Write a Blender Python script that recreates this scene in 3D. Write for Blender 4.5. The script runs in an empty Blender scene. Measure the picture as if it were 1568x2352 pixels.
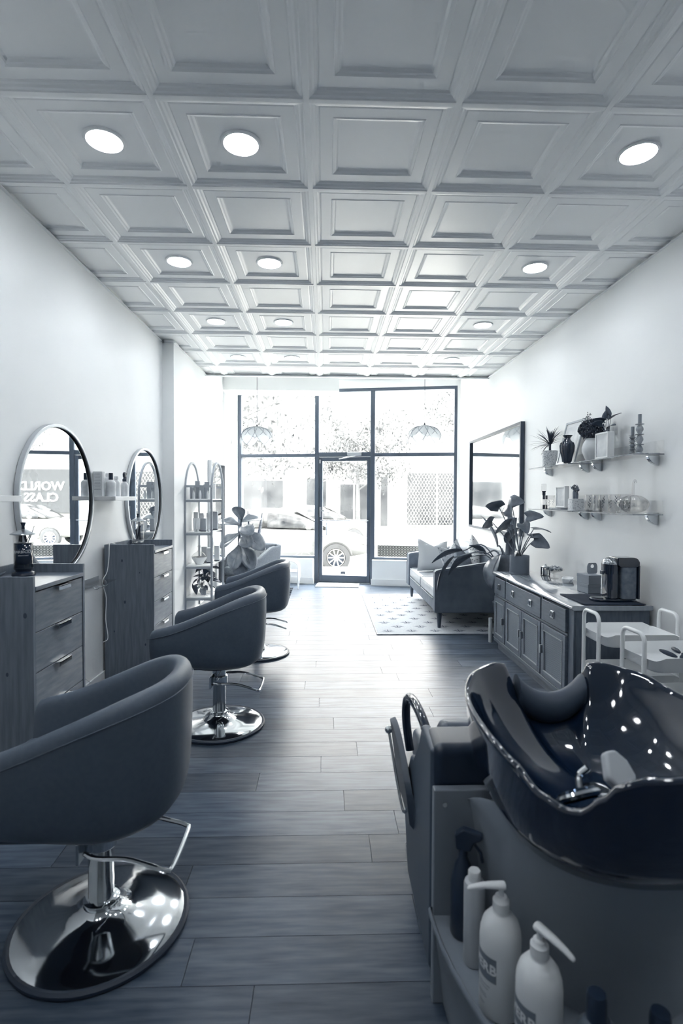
import bpy, math, random
from mathutils import Vector, Matrix, Euler
from math import sin, cos, pi, radians
random.seed(7)
S = bpy.context.scene
COL = S.collection

# ------------------------------------------------------------------ camera
cam_data = bpy.data.cameras.new('camera')
cam = bpy.data.objects.new('camera', cam_data); COL.objects.link(cam)
cam_data.sensor_fit = 'VERTICAL'; cam_data.sensor_height = 36.0; cam_data.sensor_width = 24.0
cam_data.lens = 1221.59 / 2352 * 36.0
cam.matrix_world = (Matrix.Translation((0, 0, 1.40)) @ Matrix.Rotation(-0.0299, 4, 'Z')
                    @ Matrix.Rotation(pi / 2 - 0.0254, 4, 'X') @ Matrix.Rotation(0.0040, 4, 'Z'))
cam_data.clip_start = 0.05
cam_data.dof.use_dof = True; cam_data.dof.focus_distance = 4.6; cam_data.dof.aperture_fstop = 3.2
S.camera = cam

# ------------------------------------------------------------------ sky, sun, exposure
W = bpy.data.worlds.new('overcast_sky'); S.world = W; W.use_nodes = True
bg = W.node_tree.nodes['Background']
bg.inputs['Color'].default_value = (1.0, 0.98, 0.93, 1); bg.inputs['Strength'].default_value = 16.0
sun_d = bpy.data.lights.new('sun', 'SUN'); sun_d.energy = .4; sun_d.angle = radians(3); sun_d.color = (1, .97, .92)
sun = bpy.data.objects.new('sun', sun_d); COL.objects.link(sun)
sun.rotation_euler = (radians(38), radians(-14), 0)       # high, from behind the shop roof
port_d = bpy.data.lights.new('window_portal', 'AREA'); port_d.shape = 'RECTANGLE'; port_d.size = 3.6; port_d.size_y = 2.9
port_d.cycles.is_portal = True
port = bpy.data.objects.new('window_portal', port_d); COL.objects.link(port)
port.location = (0.32, 8.95, 1.75); port.rotation_euler = (radians(-90), 0, -0.1762)
S.view_settings.view_transform = 'Standard'; S.view_settings.look = 'None'
S.view_settings.exposure = 1.5; S.view_settings.gamma = 1.0; S.view_settings.use_curve_mapping = False
S.cycles.use_denoising = True
S.cycles.max_bounces = 8; S.cycles.diffuse_bounces = 4; S.cycles.glossy_bounces = 4; S.cycles.transmission_bounces = 4; S.cycles.transparent_max_bounces = 12
S.cycles.use_adaptive_sampling = True; S.cycles.adaptive_threshold = 0.1; S.cycles.adaptive_min_samples = 16
S.cycles.caustics_reflective = False; S.cycles.caustics_refractive = False
S.cycles.sample_clamp_indirect = 6.0
LAMP_STRENGTH = 33.0
LAMP_COLOR = (0.92, 0.96, 1.0)

# ------------------------------------------------------------------ colour and material helpers
def lin(c): return c / 12.92 if c <= .04045 else ((c + .055) / 1.055) ** 2.4
NEUTRAL = False
def tone(v):                                   # the photograph's navy-to-cream scale
    if NEUTRAL: return (lin(.02 + .95 * v), lin(.03 + .94 * v), lin(.045 + .90 * v), 1)
    a, b = (.028, .088, .168), (.952, .96, .962)
    return tuple(lin(a[i] + (b[i] - a[i]) * v) for i in range(3)) + (1,)
MATS = {}
def mat(name, v, rough=.5, metal=0., var=0., scale=8., stretch=(1, 1, 1), bump=0., spec=.5, coat=0., rand=0., alpha=1., bscale=None, detail=4):
    if name in MATS: return MATS[name]
    m = bpy.data.materials.new(name); m.use_nodes = True; MATS[name] = m
    nt = m.node_tree; N, L = nt.nodes, nt.links
    p = N['Principled BSDF']
    p.inputs['Base Color'].default_value = tone(v); p.inputs['Roughness'].default_value = rough
    p.inputs['Metallic'].default_value = metal; p.inputs['Specular IOR Level'].default_value = spec
    p.inputs['Coat Weight'].default_value = coat; p.inputs['Coat Roughness'].default_value = .05
    p.inputs['Alpha'].default_value = alpha
    if var or bump:
        tc = N.new('ShaderNodeTexCoord'); mp = N.new('ShaderNodeMapping'); mp.inputs['Scale'].default_value = stretch
        L.new(tc.outputs['Object'], mp.inputs['Vector'])
        if rand:
            oi = N.new('ShaderNodeObjectInfo'); cm = N.new('ShaderNodeVectorMath'); cm.operation = 'SCALE'; cm.inputs[0].default_value = (31, 17, 9)
            L.new(oi.outputs['Random'], cm.inputs['Scale']); L.new(cm.outputs[0], mp.inputs['Location'])
        nz = N.new('ShaderNodeTexNoise'); nz.inputs['Scale'].default_value = scale; nz.inputs['Detail'].default_value = detail
        L.new(mp.outputs[0], nz.inputs['Vector'])
        if var:
            cr = N.new('ShaderNodeValToRGB'); cr.color_ramp.elements[0].position = .3; cr.color_ramp.elements[1].position = .7
            cr.color_ramp.elements[0].color = tone(max(0, v - var)); cr.color_ramp.elements[1].color = tone(min(1, v + var))
            L.new(nz.outputs['Fac'], cr.inputs['Fac']); out = cr.outputs['Color']
            if rand:
                hs = N.new('ShaderNodeHueSaturation'); mr = N.new('ShaderNodeMapRange')
                mr.inputs['To Min'].default_value = 1 - rand; mr.inputs['To Max'].default_value = 1 + rand
                L.new(oi.outputs['Random'], mr.inputs['Value']); L.new(mr.outputs[0], hs.inputs['Value']); L.new(out, hs.inputs['Color']); out = hs.outputs['Color']
            L.new(out, p.inputs['Base Color'])
        if bump:
            b = N.new('ShaderNodeBump'); b.inputs['Strength'].default_value = bump; b.inputs['Distance'].default_value = .004
            if bscale:
                nb = N.new('ShaderNodeTexNoise'); nb.inputs['Scale'].default_value = bscale; nb.inputs['Detail'].default_value = 2
                L.new(mp.outputs[0], nb.inputs['Vector']); L.new(nb.outputs['Fac'], b.inputs['Height'])
            else: L.new(nz.outputs['Fac'], b.inputs['Height'])
            L.new(b.outputs[0], p.inputs['Normal'])
    return m
def glass_mat(name, tint=.97, rough=0.02, refl=1.0):          # thin clear pane: see-through plus a Fresnel sheen
    if name in MATS: return MATS[name]
    m = bpy.data.materials.new(name); m.use_nodes = True; MATS[name] = m
    N, L = m.node_tree.nodes, m.node_tree.links; N.remove(N['Principled BSDF'])
    t = N.new('ShaderNodeBsdfTransparent'); t.inputs['Color'].default_value = (tint, tint, tint, 1)
    g = N.new('ShaderNodeBsdfGlossy'); g.inputs['Roughness'].default_value = rough
    f = N.new('ShaderNodeLayerWeight'); f.inputs['Blend'].default_value = .5
    pw = N.new('ShaderNodeMath'); pw.operation = 'POWER'; pw.inputs[1].default_value = 4.0; L.new(f.outputs['Facing'], pw.inputs[0])
    mu = N.new('ShaderNodeMath'); mu.operation = 'MULTIPLY_ADD'; mu.inputs[1].default_value = .55 * refl; mu.inputs[2].default_value = .035 * refl; L.new(pw.outputs[0], mu.inputs[0])
    x = N.new('ShaderNodeMixShader'); L.new(mu.outputs[0], x.inputs['Fac']); L.new(t.outputs[0], x.inputs[1]); L.new(g.outputs[0], x.inputs[2])
    L.new(x.outputs[0], N['Material Output'].inputs['Surface'])
    return m
def emit_mat(name, strength, color=(1, 1, 1)):
    if name in MATS: return MATS[name]
    m = bpy.data.materials.new(name); m.use_nodes = True; MATS[name] = m
    p = m.node_tree.nodes['Principled BSDF']; p.inputs['Base Color'].default_value = (0, 0, 0, 1)
    p.inputs['Emission Color'].default_value = (*color, 1); p.inputs['Emission Strength'].default_value = strength
    return m
def two_tone(name, v0, v1, tex, scale, rough=.6, pos=(.4, .6), bump=0., stretch=(1, 1, 1)):   # a print or weave from one texture node
    if name in MATS: return MATS[name]
    m = mat(name, v0, rough); N, L = m.node_tree.nodes, m.node_tree.links
    tc = N.new('ShaderNodeTexCoord'); mp = N.new('ShaderNodeMapping'); mp.inputs['Scale'].default_value = stretch; L.new(tc.outputs['Object'], mp.inputs['Vector'])
    t = N.new(tex); t.inputs['Scale'].default_value = scale; L.new(mp.outputs[0], t.inputs['Vector'])
    cr = N.new('ShaderNodeValToRGB'); e = cr.color_ramp.elements; e[0].position, e[1].position = pos; e[0].color = tone(v0); e[1].color = tone(v1)
    L.new(t.outputs[0], cr.inputs['Fac']); L.new(cr.outputs[0], N['Principled BSDF'].inputs['Base Color'])
    if bump:
        b = N.new('ShaderNodeBump'); b.inputs['Strength'].default_value = bump; b.inputs['Distance'].default_value = .003
        L.new(t.outputs[0], b.inputs['Height']); L.new(b.outputs[0], N['Principled BSDF'].inputs['Normal'])
    return m

# ------------------------------------------------------------------ mesh helpers
class G:
    """collects shapes that become ONE mesh object"""
    def __init__(s): s.V = []; s.F = []
    def add(s, vs, fs):
        n = len(s.V); s.V += [tuple(v) for v in vs]; s.F += [tuple(i + n for i in f) for f in fs]; return s
    def box(s, x0, x1, y0, y1, z0, z1):
        v = [(x, y, z) for x in (x0, x1) for y in (y0, y1) for z in (z0, z1)]
        return s.add(v, [(0, 1, 3, 2), (4, 6, 7, 5), (0, 4, 5, 1), (2, 3, 7, 6), (0, 2, 6, 4), (1, 5, 7, 3)])
    def obox(s, c, sx, sy, sz, rot=(0, 0, 0)):
        R = Euler(rot).to_matrix(); c = Vector(c)
        v = [c + R @ Vector((x * sx / 2, y * sy / 2, z * sz / 2)) for x in (-1, 1) for y in (-1, 1) for z in (-1, 1)]
        return s.add(v, [(0, 1, 3, 2), (4, 6, 7, 5), (0, 4, 5, 1), (2, 3, 7, 6), (0, 2, 6, 4), (1, 5, 7, 3)])
    def loft(s, rings, closed=True, caps=True, loop=False):
        n = len(rings[0]); vs = [p for r in rings for p in r]; fs = []
        m = len(rings)
        for i in range(m if loop else m - 1):
            a, b = i * n, ((i + 1) % m) * n
            for j in range(n if closed else n - 1):
                k = (j + 1) % n; fs.append((a + j, a + k, b + k, b + j))
        if caps and closed and not loop:
            fs.append(tuple(reversed(range(n)))); fs.append(tuple(range((m - 1) * n, m * n)))
        return s.add(vs, fs)
    def lathe(s, prof, c=(0, 0, 0), n=24, sx=1., sy=1., axis='z', caps=True):
        rings = []
        for r, z in prof:
            ring = []
            for i in range(n):
                a = 2 * pi * i / n; x, y = r * cos(a) * sx, r * sin(a) * sy
                p = {'z': (x, y, z), 'x': (z, x, y), 'y': (y, z, x)}[axis]
                ring.append((p[0] + c[0], p[1] + c[1], p[2] + c[2]))
            rings.append(ring)
        return s.loft(rings, caps=caps)
    def tube(s, pts, r, n=8, loop=False, caps=True, flat=1.):
        pts = [Vector(p) for p in pts]; m = len(pts); rings = []; up = None
        for i, p in enumerate(pts):
            if loop: t = pts[(i + 1) % m] - pts[i - 1]
            else: t = pts[min(i + 1, m - 1)] - pts[max(i - 1, 0)]
            t.normalize()
            if up is None:
                up = Vector((0, 0, 1)) if abs(t.z) < .9 else Vector((1, 0, 0))
            a = t.cross(up).normalized(); up = a.cross(t).normalized()
            rr = r[i] if isinstance(r, (list, tuple)) else r
            rings.append([p + a * rr * cos(2 * pi * k / n) + up * rr * flat * sin(2 * pi * k / n) for k in range(n)])
        return s.loft(rings, caps=caps, loop=loop)
    def prism(s, poly, plane, a, b):
        def P(u, v, w): return {'xy': (u, v, w), 'xz': (u, w, v), 'yz': (w, u, v)}[plane]
        return s.loft([[P(u, v, a) for u, v in poly], [P(u, v, b) for u, v in poly]])
    def ell(s, c, rx, ry, rz, nu=16, nv=10, e=1.):
        prof = []
        rings = []
        for j in range(nv + 1):
            ph = -pi / 2 + pi * j / nv; cz = sin(ph); cr = max(cos(ph), 1e-4)
            rings.append([(c[0] + rx * cr ** e * math.copysign(abs(cos(2 * pi * i / nu)) ** e, cos(2 * pi * i / nu)),
                           c[1] + ry * cr ** e * math.copysign(abs(sin(2 * pi * i / nu)) ** e, sin(2 * pi * i / nu)),
                           c[2] + rz * math.copysign(abs(cz) ** e, cz)) for i in range(nu)])
        return s.loft(rings)
    def xf(s, M):
        s.V = [tuple(M @ Vector(v)) for v in s.V]; return s
    def mesh(s, name, angle=40, smooth=True):
        me = bpy.data.meshes.new(name); me.from_pydata(s.V, [], s.F); me.validate()
        import bmesh
        bm = bmesh.new(); bm.from_mesh(me); bmesh.ops.recalc_face_normals(bm, faces=bm.faces); bm.to_mesh(me); bm.free()
        if smooth and len(me.polygons):
            me.polygons.foreach_set('use_smooth', [True] * len(me.polygons)); me.set_sharp_from_angle(angle=radians(angle))
        return me
    def obj(s, name, m, parent=None, bevel=0., seg=2, angle=40, sub=0, solid=0., smooth=True, label=None, kind=None):
        o = bpy.data.objects.new(name, s.mesh(name, angle, smooth)); COL.objects.link(o)
        if m: o.data.materials.append(m)
        if parent: o.parent = parent
        if solid:
            d = o.modifiers.new('solid', 'SOLIDIFY'); d.thickness = solid; d.offset = 0
        if bevel:
            b = o.modifiers.new('bevel', 'BEVEL'); b.width = bevel; b.segments = seg; b.limit_method = 'ANGLE'; b.angle_limit = radians(35); b.harden_normals = True
        if sub:
            d = o.modifiers.new('sub', 'SUBSURF'); d.levels = sub; d.render_levels = sub
        if label: o['label'] = label
        if kind: o['kind'] = kind
        return o
def tag(o, label, cat, group=None, kind=None):
    o['label'] = label; o['category'] = cat
    if group: o['group'] = group
    if kind: o['kind'] = kind
    return o
def thing(name, label, cat, loc=(0, 0, 0), rz=0., group=None, rot=None):
    o = bpy.data.objects.new(name, None); COL.objects.link(o); o.empty_display_size = .05
    o.location = loc; o.rotation_euler = rot or (0, 0, rz)
    return tag(o, label, cat, group)
def struct(name, loc=(0, 0, 0), rz=0.):
    o = bpy.data.objects.new(name, None); COL.objects.link(o); o.location = loc; o.rotation_euler = (0, 0, rz); o['kind'] = 'structure'; return o
def inst(name, me, m, parent, loc=(0, 0, 0), rot=(0, 0, 0), scale=(1, 1, 1)):
    o = bpy.data.objects.new(name, me); COL.objects.link(o)
    if m and not me.materials: me.materials.append(m)
    o.parent = parent; o.location = loc; o.rotation_euler = rot; o.scale = scale; return o
def copy_thing(root, loc, rz=0., label=None, rot=None, scale=None):
    def cp(o, par):
        c = o.copy(); COL.objects.link(c)
        if par: c.parent = par
        for ch in o.children: cp(ch, c)
        return c
    r = cp(root, None); r.location = loc; r.rotation_euler = rot or (0, 0, rz)
    if scale: r.scale = scale
    if label: r['label'] = label
    return r
def rrect(x0, x1, y0, y1, r, n=4):
    out = []
    for cx, cy, a0 in ((x1 - r, y1 - r, 0), (x0 + r, y1 - r, 90), (x0 + r, y0 + r, 180), (x1 - r, y0 + r, 270)):
        for i in range(n + 1):
            a = radians(a0 + 90 * i / n); out.append((cx + r * cos(a), cy + r * sin(a)))
    return out
def arc(c, r, a0, a1, n, plane='xz', ry=None):
    out = []
    for i in range(n + 1):
        a = radians(a0 + (a1 - a0) * i / n); u, v = r * cos(a), (ry or r) * sin(a)
        out.append({'xz': (c[0] + u, c[1], c[2] + v), 'yz': (c[0], c[1] + u, c[2] + v), 'xy': (c[0] + u, c[1] + v, c[2])}[plane])
    return out
def text_geo(txt, size, extrude=.0006, font_bold=0.):
    cu = bpy.data.curves.new('lettering', 'FONT'); cu.body = txt; cu.size = size; cu.extrude = extrude; cu.offset = font_bold
    cu.align_x = 'CENTER'; cu.align_y = 'CENTER'; cu.resolution_u = 2
    o = bpy.data.objects.new('lettering', cu); COL.objects.link(o)
    dg = bpy.context.evaluated_depsgraph_get(); me = bpy.data.meshes.new_from_object(o.evaluated_get(dg))
    g = G(); g.V = [tuple(v.co) for v in me.vertices]; g.F = [tuple(p.vertices) for p in me.polygons]
    bpy.data.objects.remove(o); bpy.data.curves.remove(cu); bpy.data.meshes.remove(me)
    return g
def catmull(pts, k=6):
    P = [Vector(p) for p in pts]; P = [2 * P[0] - P[1]] + P + [2 * P[-1] - P[-2]]; out = []
    for i in range(1, len(P) - 2):
        for j in range(k):
            t = j / k; a, b, c, d = P[i - 1:i + 3]
            out.append(.5 * ((2 * b) + (c - a) * t + (2 * a - 5 * b + 4 * c - d) * t * t + (3 * b - a - 3 * c + d) * t ** 3))
    out.append(P[-2]); return out
# ================================================================== THE ROOM
CEIL = 2.979; LX = -1.665; RX = 2.12
m_wall = mat('white_wall_paint', .96, .42, var=.012, scale=1.5, spec=.35)
m_ceil = mat('white_tile', .96, .30, spec=.5)
m_trim = mat('white_trim', .95, .35)
m_frame = mat('dark_aluminium', .28, .42, spec=.4)
m_chrome = mat('chrome', .86, .09, 1.0)
m_steel = mat('brushed_steel', .72, .28, 1.0)
m_black = mat('black_plastic', .05, .35)
m_white = mat('white_enamel', .93, .35)
m_glass = glass_mat('window_glass', .97)
m_plank = mat('dark_plank', .265, .36, var=.075, scale=5, stretch=(1.0, 9, 1), bump=.04, rand=.2, detail=7, spec=.2)
m_gap = mat('floor_gap', .12, .8)

fl = struct('floor')
G().box(-1.95, 2.3, -3.1, 9.1, -.08, -.008).obj('subfloor', m_gap, fl)
# planks run across the room, 0.169 m wide, each 1.22 m long
def plank_mesh(L):
    return G().box(-L / 2 + .0011, L / 2 - .0011, -.0836, .0836, -.008, 0)
pm = {}
row = 0; y = 1.501 - 4 * .1693
while y < 9.05:
    off = [(.034 - .35 * 0), .55, .2, .87, 1.05, .42, .7][row % 7] + .13 * ((row * 5) % 4)
    x = -3.9 + off
    while x < RX:
        a, b = max(x, LX), min(x + 1.22, RX)
        if b - a > .03:
            k = round(b - a, 3)
            if k not in pm: pm[k] = plank_mesh(k).mesh('plank', smooth=False); pm[k].materials.append(m_plank)
            inst('plank', pm[k], None, fl, ((a + b) / 2, y + .0847, 0))
        x += 1.22
    y += .1693; row += 1
G().box(LX, RX, -3, 1.501 - 4 * .1693, -.008, 0).obj('rear_flooring', m_plank, fl)

def wall(name, *boxes, m=m_wall):
    g = G()
    for b in boxes: g.box(*b)
    o = g.obj(name, m, smooth=False); o['kind'] = 'structure'; return o
wall('wall_left', (-1.95, LX, -3, 5.5, -.05, 3.4))
wall('wall_left_pier', (-1.95, -1.55, 5.5, 8.1, -.05, 3.4))
wall('wall_left_recess', (-1.95, -1.75, 8.1, 9.4, -.05, 3.4))
wall('wall_right', (RX, 2.35, -3, 8.75, -.05, 3.4))
wall('wall_rear', (-1.95, 2.35, -3.1, -3, -.05, 3.4), m=mat('rear_wall_paint', .85, .6))
for nm, b in (('baseboard_left', (LX, LX + .014, -3, 5.5, 0, .1)), ('baseboard_right', (RX - .014, RX, -3, 8.4, 0, .1)), ('baseboard_pier', (-1.55, -1.536, 5.5, 8.1, 0, .1))):
    o = G().box(*b).obj(nm, m_trim, bevel=.003); o['kind'] = 'structure'

# ---- ceiling: suspended grid with coffered tiles
ce = struct('ceiling')
G().box(-1.95, 2.35, -3, 6.93, CEIL + .055, CEIL + .2).obj('deck', m_ceil, ce)
G().box(-1.95, 2.35, 6.93, 9.6, 3.34, 3.5).obj('front_soffit', m_wall, ce)
G().box(-1.95, 2.35, -3.2, 9.0, 3.5, 3.62).obj('sun_block_slab', m_gap, ce)  # unseen slab added over the room to block the sun
G().box(-1.56, RX, 6.93, 6.95, CEIL - .012, 3.36).obj('edge_fascia', m_wall, ce)
G().box(-1.56, RX, 6.905, 6.955, CEIL - .014, CEIL + .004).obj('edge_trim', m_trim, ce, bevel=.002)
G().box(-1.56, .2, 8.1, 8.5, 3.03, 3.36).obj('bulkhead', m_wall, ce)
TX0, TY0, T = -.083, 2.157, .61
def tile_geo(x0, x1, y0, y1):
    """coffered tile: two stepped mouldings and a raised centre; clipped to x0..x1, y0..y1 of the full tile"""
    h = T / 2 - .012
    prof = [(h, 0), (h - .004, .003), (h - .014, .004), (h - .022, .010), (h - .030, .012), (h - .037, .018), (h - .043, .015), (h - .096, .015), (h - .100, .012), (h - .108, .017), (h - .116, .019), (h - .124, .026), (h - .130, .027), (0, .027)]
    g = G(); rings = []
    for d, z in prof[:-1]:
        rings.append([(max(x0, min(x1, sx * d)), max(y0, min(y1, sy * d)), z) for sx, sy in ((-1, -1), (1, -1), (1, 1), (-1, 1))])
    g.loft(rings, caps=False); r = rings[-1]; g.add(r, [(0, 1, 2, 3)]); return g
kinds = {}
def tile(cx, cy, clip):
    if clip not in kinds:
        kinds[clip] = tile_geo(*clip).mesh('ceiling_tile', smooth=False); kinds[clip].materials.append(m_ceil)
    return inst('ceiling_tile', kinds[clip], None, ce, (cx, cy, CEIL))
for r in range(-4, 8):
    cy = TY0 + T * (r + .5)
    for c in range(-3, 4):
        cx = TX0 + T * (c + .5)
        clip = (round(max(-T / 2, LX - cx), 3), round(min(T / 2, RX - cx), 3), -T / 2, round(min(T / 2, 6.93 - cy), 3))
        if cy > 5.6 and c == -3: clip = (round(-1.55 - cx, 3),) + clip[1:]
        tile(cx, cy, clip)
for c in range(-2, 4):
    G().box(TX0 + T * c - .012, TX0 + T * c + .012, -.3, 6.93, CEIL - .002, CEIL + .012).obj('main_tee', m_ceil, ce, bevel=.001, seg=1)
for r in range(-4, 8):
    for c in range(-3, 4):
        a, b = max(LX, TX0 + T * c + .012), min(RX, TX0 + T * (c + 1) - .012)
        G().box(a, b, TY0 + T * r - .012, TY0 + T * r + .012, CEIL - .002, CEIL + .012).obj('cross_tee', m_ceil, ce, bevel=.001, seg=1)
G().box(LX, LX + .02, -.3, 5.5, CEIL - .003, CEIL).box(RX - .02, RX, -.3, 6.93, CEIL - .003, CEIL).box(-1.55, -1.53, 5.5, 6.93, CEIL - .003, CEIL).box(LX,-1.55,5.48,5.5,CEIL-.003,CEIL).obj('wall_angle', m_trim, ce)
G().box(LX, RX, -3, TY0 - 4 * T, CEIL, CEIL + .01).obj('rear_panel', m_ceil, ce)

# ---- recessed downlights
m_lamp = emit_mat('downlight_glow', LAMP_STRENGTH, LAMP_COLOR)
lens_me = G().lathe([(.0001, 0), (.074, 0), (.074, .006), (.0001, .006)], n=32).mesh('lens'); lens_me.materials.append(m_lamp)
ring_me = G().lathe([(.074, -.001), (.078, -.006), (.088, -.006), (.092, .004), (.074, .004)], n=32, caps=False).mesh('trim_ring'); ring_me.materials.append(m_trim)
where = {.022: 'row behind the camera', 1.242: 'row directly above the camera', 2.462: 'first row from the camera', 3.682: 'second row', 4.902: 'third row', 6.122: 'last row before the window'}
side = {-.998: 'beside the left wall', -.388: 'one tile in from the left', 1.442: 'beside the right wall'}
for ly, wn in where.items():
    for lx, sn in side.items():
        t = thing('recessed_downlight', 'round recessed ceiling light %s, %s' % (sn, wn), 'ceiling light', (lx, ly, CEIL + .024), group='recessed ceiling lights')
        inst('lens', lens_me, None, t); inst('trim_ring', ring_me, None, t)

# ---- storefront (rotated 10 degrees to the room)
SF = dict(loc=(0, 8.83, 0), rz=-.1762)
w1 = struct('window_1', **SF)
D0, D1 = -.045, .045
def bar(name, u0, u1, z0, z1, p=w1, d0=D0, d1=D1): return G().box(u0, u1, d0, d1, z0, z1).obj(name, m_frame, p, bevel=.003)
bar('jamb', -1.498, -1.44, .40, 3.195); bar('jamb', 2.08, 2.125, .40, 3.195)
bar('head_rail', -1.44, 2.08, 3.145, 3.195)
bar('sill_rail', -1.44, -.176, .40, .445); bar('sill_rail', .817, 2.08, .40, .445)
bar('mullion', -.176, -.110, 0, 3.145); bar('mullion', .745, .817, 0, 3.145)
bar('transom', -1.44, -.176, 2.085, 2.14); bar('transom', -.11, .745, 2.085, 2.16); bar('transom', .817, 2.08, 2.085, 2.14)
for u0, u1, z0, z1 in ((-1.44, -.176, .445, 2.085), (-1.44, -.176, 2.14, 3.145), (-.11, .745, 2.16, 3.145), (.817, 2.08, .445, 2.085), (.817, 2.08, 2.14, 3.145)):
    G().box(u0, u1, -.003, .003, z0, z1).obj('pane', m_glass, w1, smooth=False)
d1 = struct('door_1', **SF)
def dbar(n, *b): return G().box(*b).obj(n, m_frame, d1, bevel=.003)
dbar('stile', -.106, -.05, -.03, .03, .012, 2.078); dbar('stile', .69, .741, -.03, .03, .012, 2.078)
dbar('top_rail', -.05, .69, -.03, .03, 2.015, 2.078); dbar('bottom_rail', -.05, .69, -.03, .03, .012, .128)
G().box(-.05, .69, -.003, .003, .128, 2.015).obj('pane', m_glass, d1, smooth=False)
G().tube([(-.08, -.06, 1.04), (.72, -.06, 1.04)], .011).tube([(-.07, -.03, 1.04), (-.07, -.06, 1.04)], .009).tube([(.71, -.03, 1.04), (.71, -.06, 1.04)], .009).obj('push_bar', m_steel, d1)
G().tube(arc((.05, .07, .84), .06, 0, -90, 5, 'yz') if 0 else [(0.0, .07, 1.03), (0.0, .1, 1.0), (0.0, .1, .78), (0.0, .07, .76), (-.06, .06, .76)], .009).obj('pull_handle', m_steel, d1)
G().box(-.098, -.068, -.042, -.03, 1.09, 1.26).lathe([(.012, 0), (.012, .03)], (-.083, -.07, 1.2), 12, axis='y').box(-.09, -.01, -.078, -.064, 1.19, 1.21).obj('lock_plate', m_steel, d1, bevel=.002)
G().box(.37, .6, -.10, -.045, 2.10, 2.155).obj('closer_body', m_steel, d1, bevel=.006)
G().tube([(.5, -.07, 2.1), (.38, -.16, 2.07), (.23, -.04, 2.05)], .009).obj('closer_arm', m_steel, d1)
G().box(-.097, -.083, -.036, -.03, 1.98, 2.04).obj('contact_sensor', m_white, d1)
G().box(-.11, .745, -.06, .06, 0, .012).obj('threshold', m_steel, d1, bevel=.003)
G().box(.255, .335, -.006, -.0035, .145, .195).obj('sticker', mat('grey_sticker', .62, .6), d1)
g = text_geo('pbs', .05, .0004, .001); g.xf(Matrix.Translation((.295, -.0068, .172)) @ Matrix.Rotation(pi, 4, 'Z') @ Matrix.Rotation(pi / 2, 4, 'X')).obj('sticker_lettering', mat('dark_print', .12, .6), d1, smooth=False)
wf = struct('wall_front', **SF)
def fbox(n, *b, m=m_wall, bev=0): return G().box(*b).obj(n, m, wf, bevel=bev, smooth=False)
fbox('knee_wall', -1.56, -.182, -.165, .05, 0, .40); fbox('knee_wall', .79, 2.13, -.165, .05, 0, .40)
fbox('ledge', -1.56, -.18, -.172, -.046, .40, .408, m=m_trim); fbox('ledge', .788, 2.13, -.172, -.046, .40, .408, m=m_trim)
fbox('kick_board', -1.56, -.165, -.18, -.165, 0, .105, m=m_trim, bev=.003); fbox('kick_board', .775, 1.345, -.18, -.165, 0, .105, m=m_trim, bev=.003)
fbox('header', -1.9, 2.2, -.05, .06, 3.195, 3.5); fbox('side_panel', -1.9, -1.565, -.04, .06, 0, 3.3); fbox('side_trim', -1.57, -1.498, -.06, .06, 0, 3.3, m=m_trim, bev=.003)
fbox('side_trim', 2.125, 2.2, -.06, .06, 0, 3.3, m=m_trim)
s = tag(G().box(-.03, .03, -.02, 0, -.045, .045).obj('motion_sensor', m_trim, bevel=.008), 'small white motion sensor on the wall left of the window', 'sensor'); s.location = (-1.62, 9.075, 2.36); s.rotation_euler = (0, 0, -.1762)
# ================================================================== LEFT SIDE: STYLING STATIONS
m_wood = mat('pine_stained', .40, .45, var=.055, scale=4, stretch=(14, 14, 1.2), bump=.12, detail=6, rand=.04)
m_woodh = mat('pine_drawer', .45, .42, var=.06, scale=4, stretch=(14, 2.0, 14), bump=.12, detail=6, rand=.06)
m_knot = mat('pine_knot', .18, .5)
m_topw = mat('pine_top', .40, .30, var=.04, scale=5, stretch=(14, 2, 1), detail=5)
m_mirror = mat('mirror_silver', .97, .01, 1.0)
m_mframe = mat('satin_frame', .80, .3, .6)
m_lacq = mat('white_lacquer', .93, .3)

def dresser(label, loc, knots):
    # local: back at x=0 (wall), front at x=.385, width along y 0..0.5, height 1.05
    t = thing('dresser', label, 'dresser', loc, group='tall wooden dressers along the wall')
    W, D, H = .50, .365, 1.05
    G().box(0, D, 0, .019, 0, H).obj('side_panel', m_wood, t, bevel=.0015); G().box(0, D, W - .019, W, 0, H).obj('side_panel', m_wood, t, bevel=.0015)
    G().box(0, .015, .019, W - .019, .05, H).obj('back_panel', m_wood, t, bevel=.0015)
    G().box(.015, D + .004, .019, W - .019, .985, 1.005).obj('top_board', m_topw, t, bevel=.002)
    G().box(.02, D - .03, .019, W - .019, 0, .05).obj('plinth', m_wood, t)
    z = .978
    for k in range(5):
        z0 = z - .182
        d = G().box(D - .022, D - .003, .024, W - .024, z0 + .004, z).obj('drawer', m_woodh, t, bevel=.0015)
        G().box(D - .003, D + .02, .19, .31, z - .004, z + .002).box(D + .017, D + .02, .19, .31, z - .02, z + .002).obj('handle', m_chrome, d, bevel=.001)
        G().box(.015, D - .022, .03, W - .03, z0 + .008, z - .03).obj('drawer_box', m_gap, d)
        z = z0
    for kx, kz, r in knots:
        G().lathe([(.0001, 0), (r, 0), (r * 1.0, .0008), (.0001, .0008)], (kx, -.0005, kz), 10, sx=1.6 if 1 else 1, axis='y').obj('knot', m_knot, t)
    return t
dresser('wooden dresser nearest the camera carrying the dark liquid jar', (LX + .02, 2.36, 0), [(.33, .88, .008), (.25, .62, .006)])
dresser('wooden dresser under the second mirror, between the first dresser and the wall pier', (LX + .02, 4.0, 0), [(.13, .93, .007), (.15, .62, .008), (.26, .84, .004), (.3, .3, .006), (.07, .4, .005)])

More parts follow.
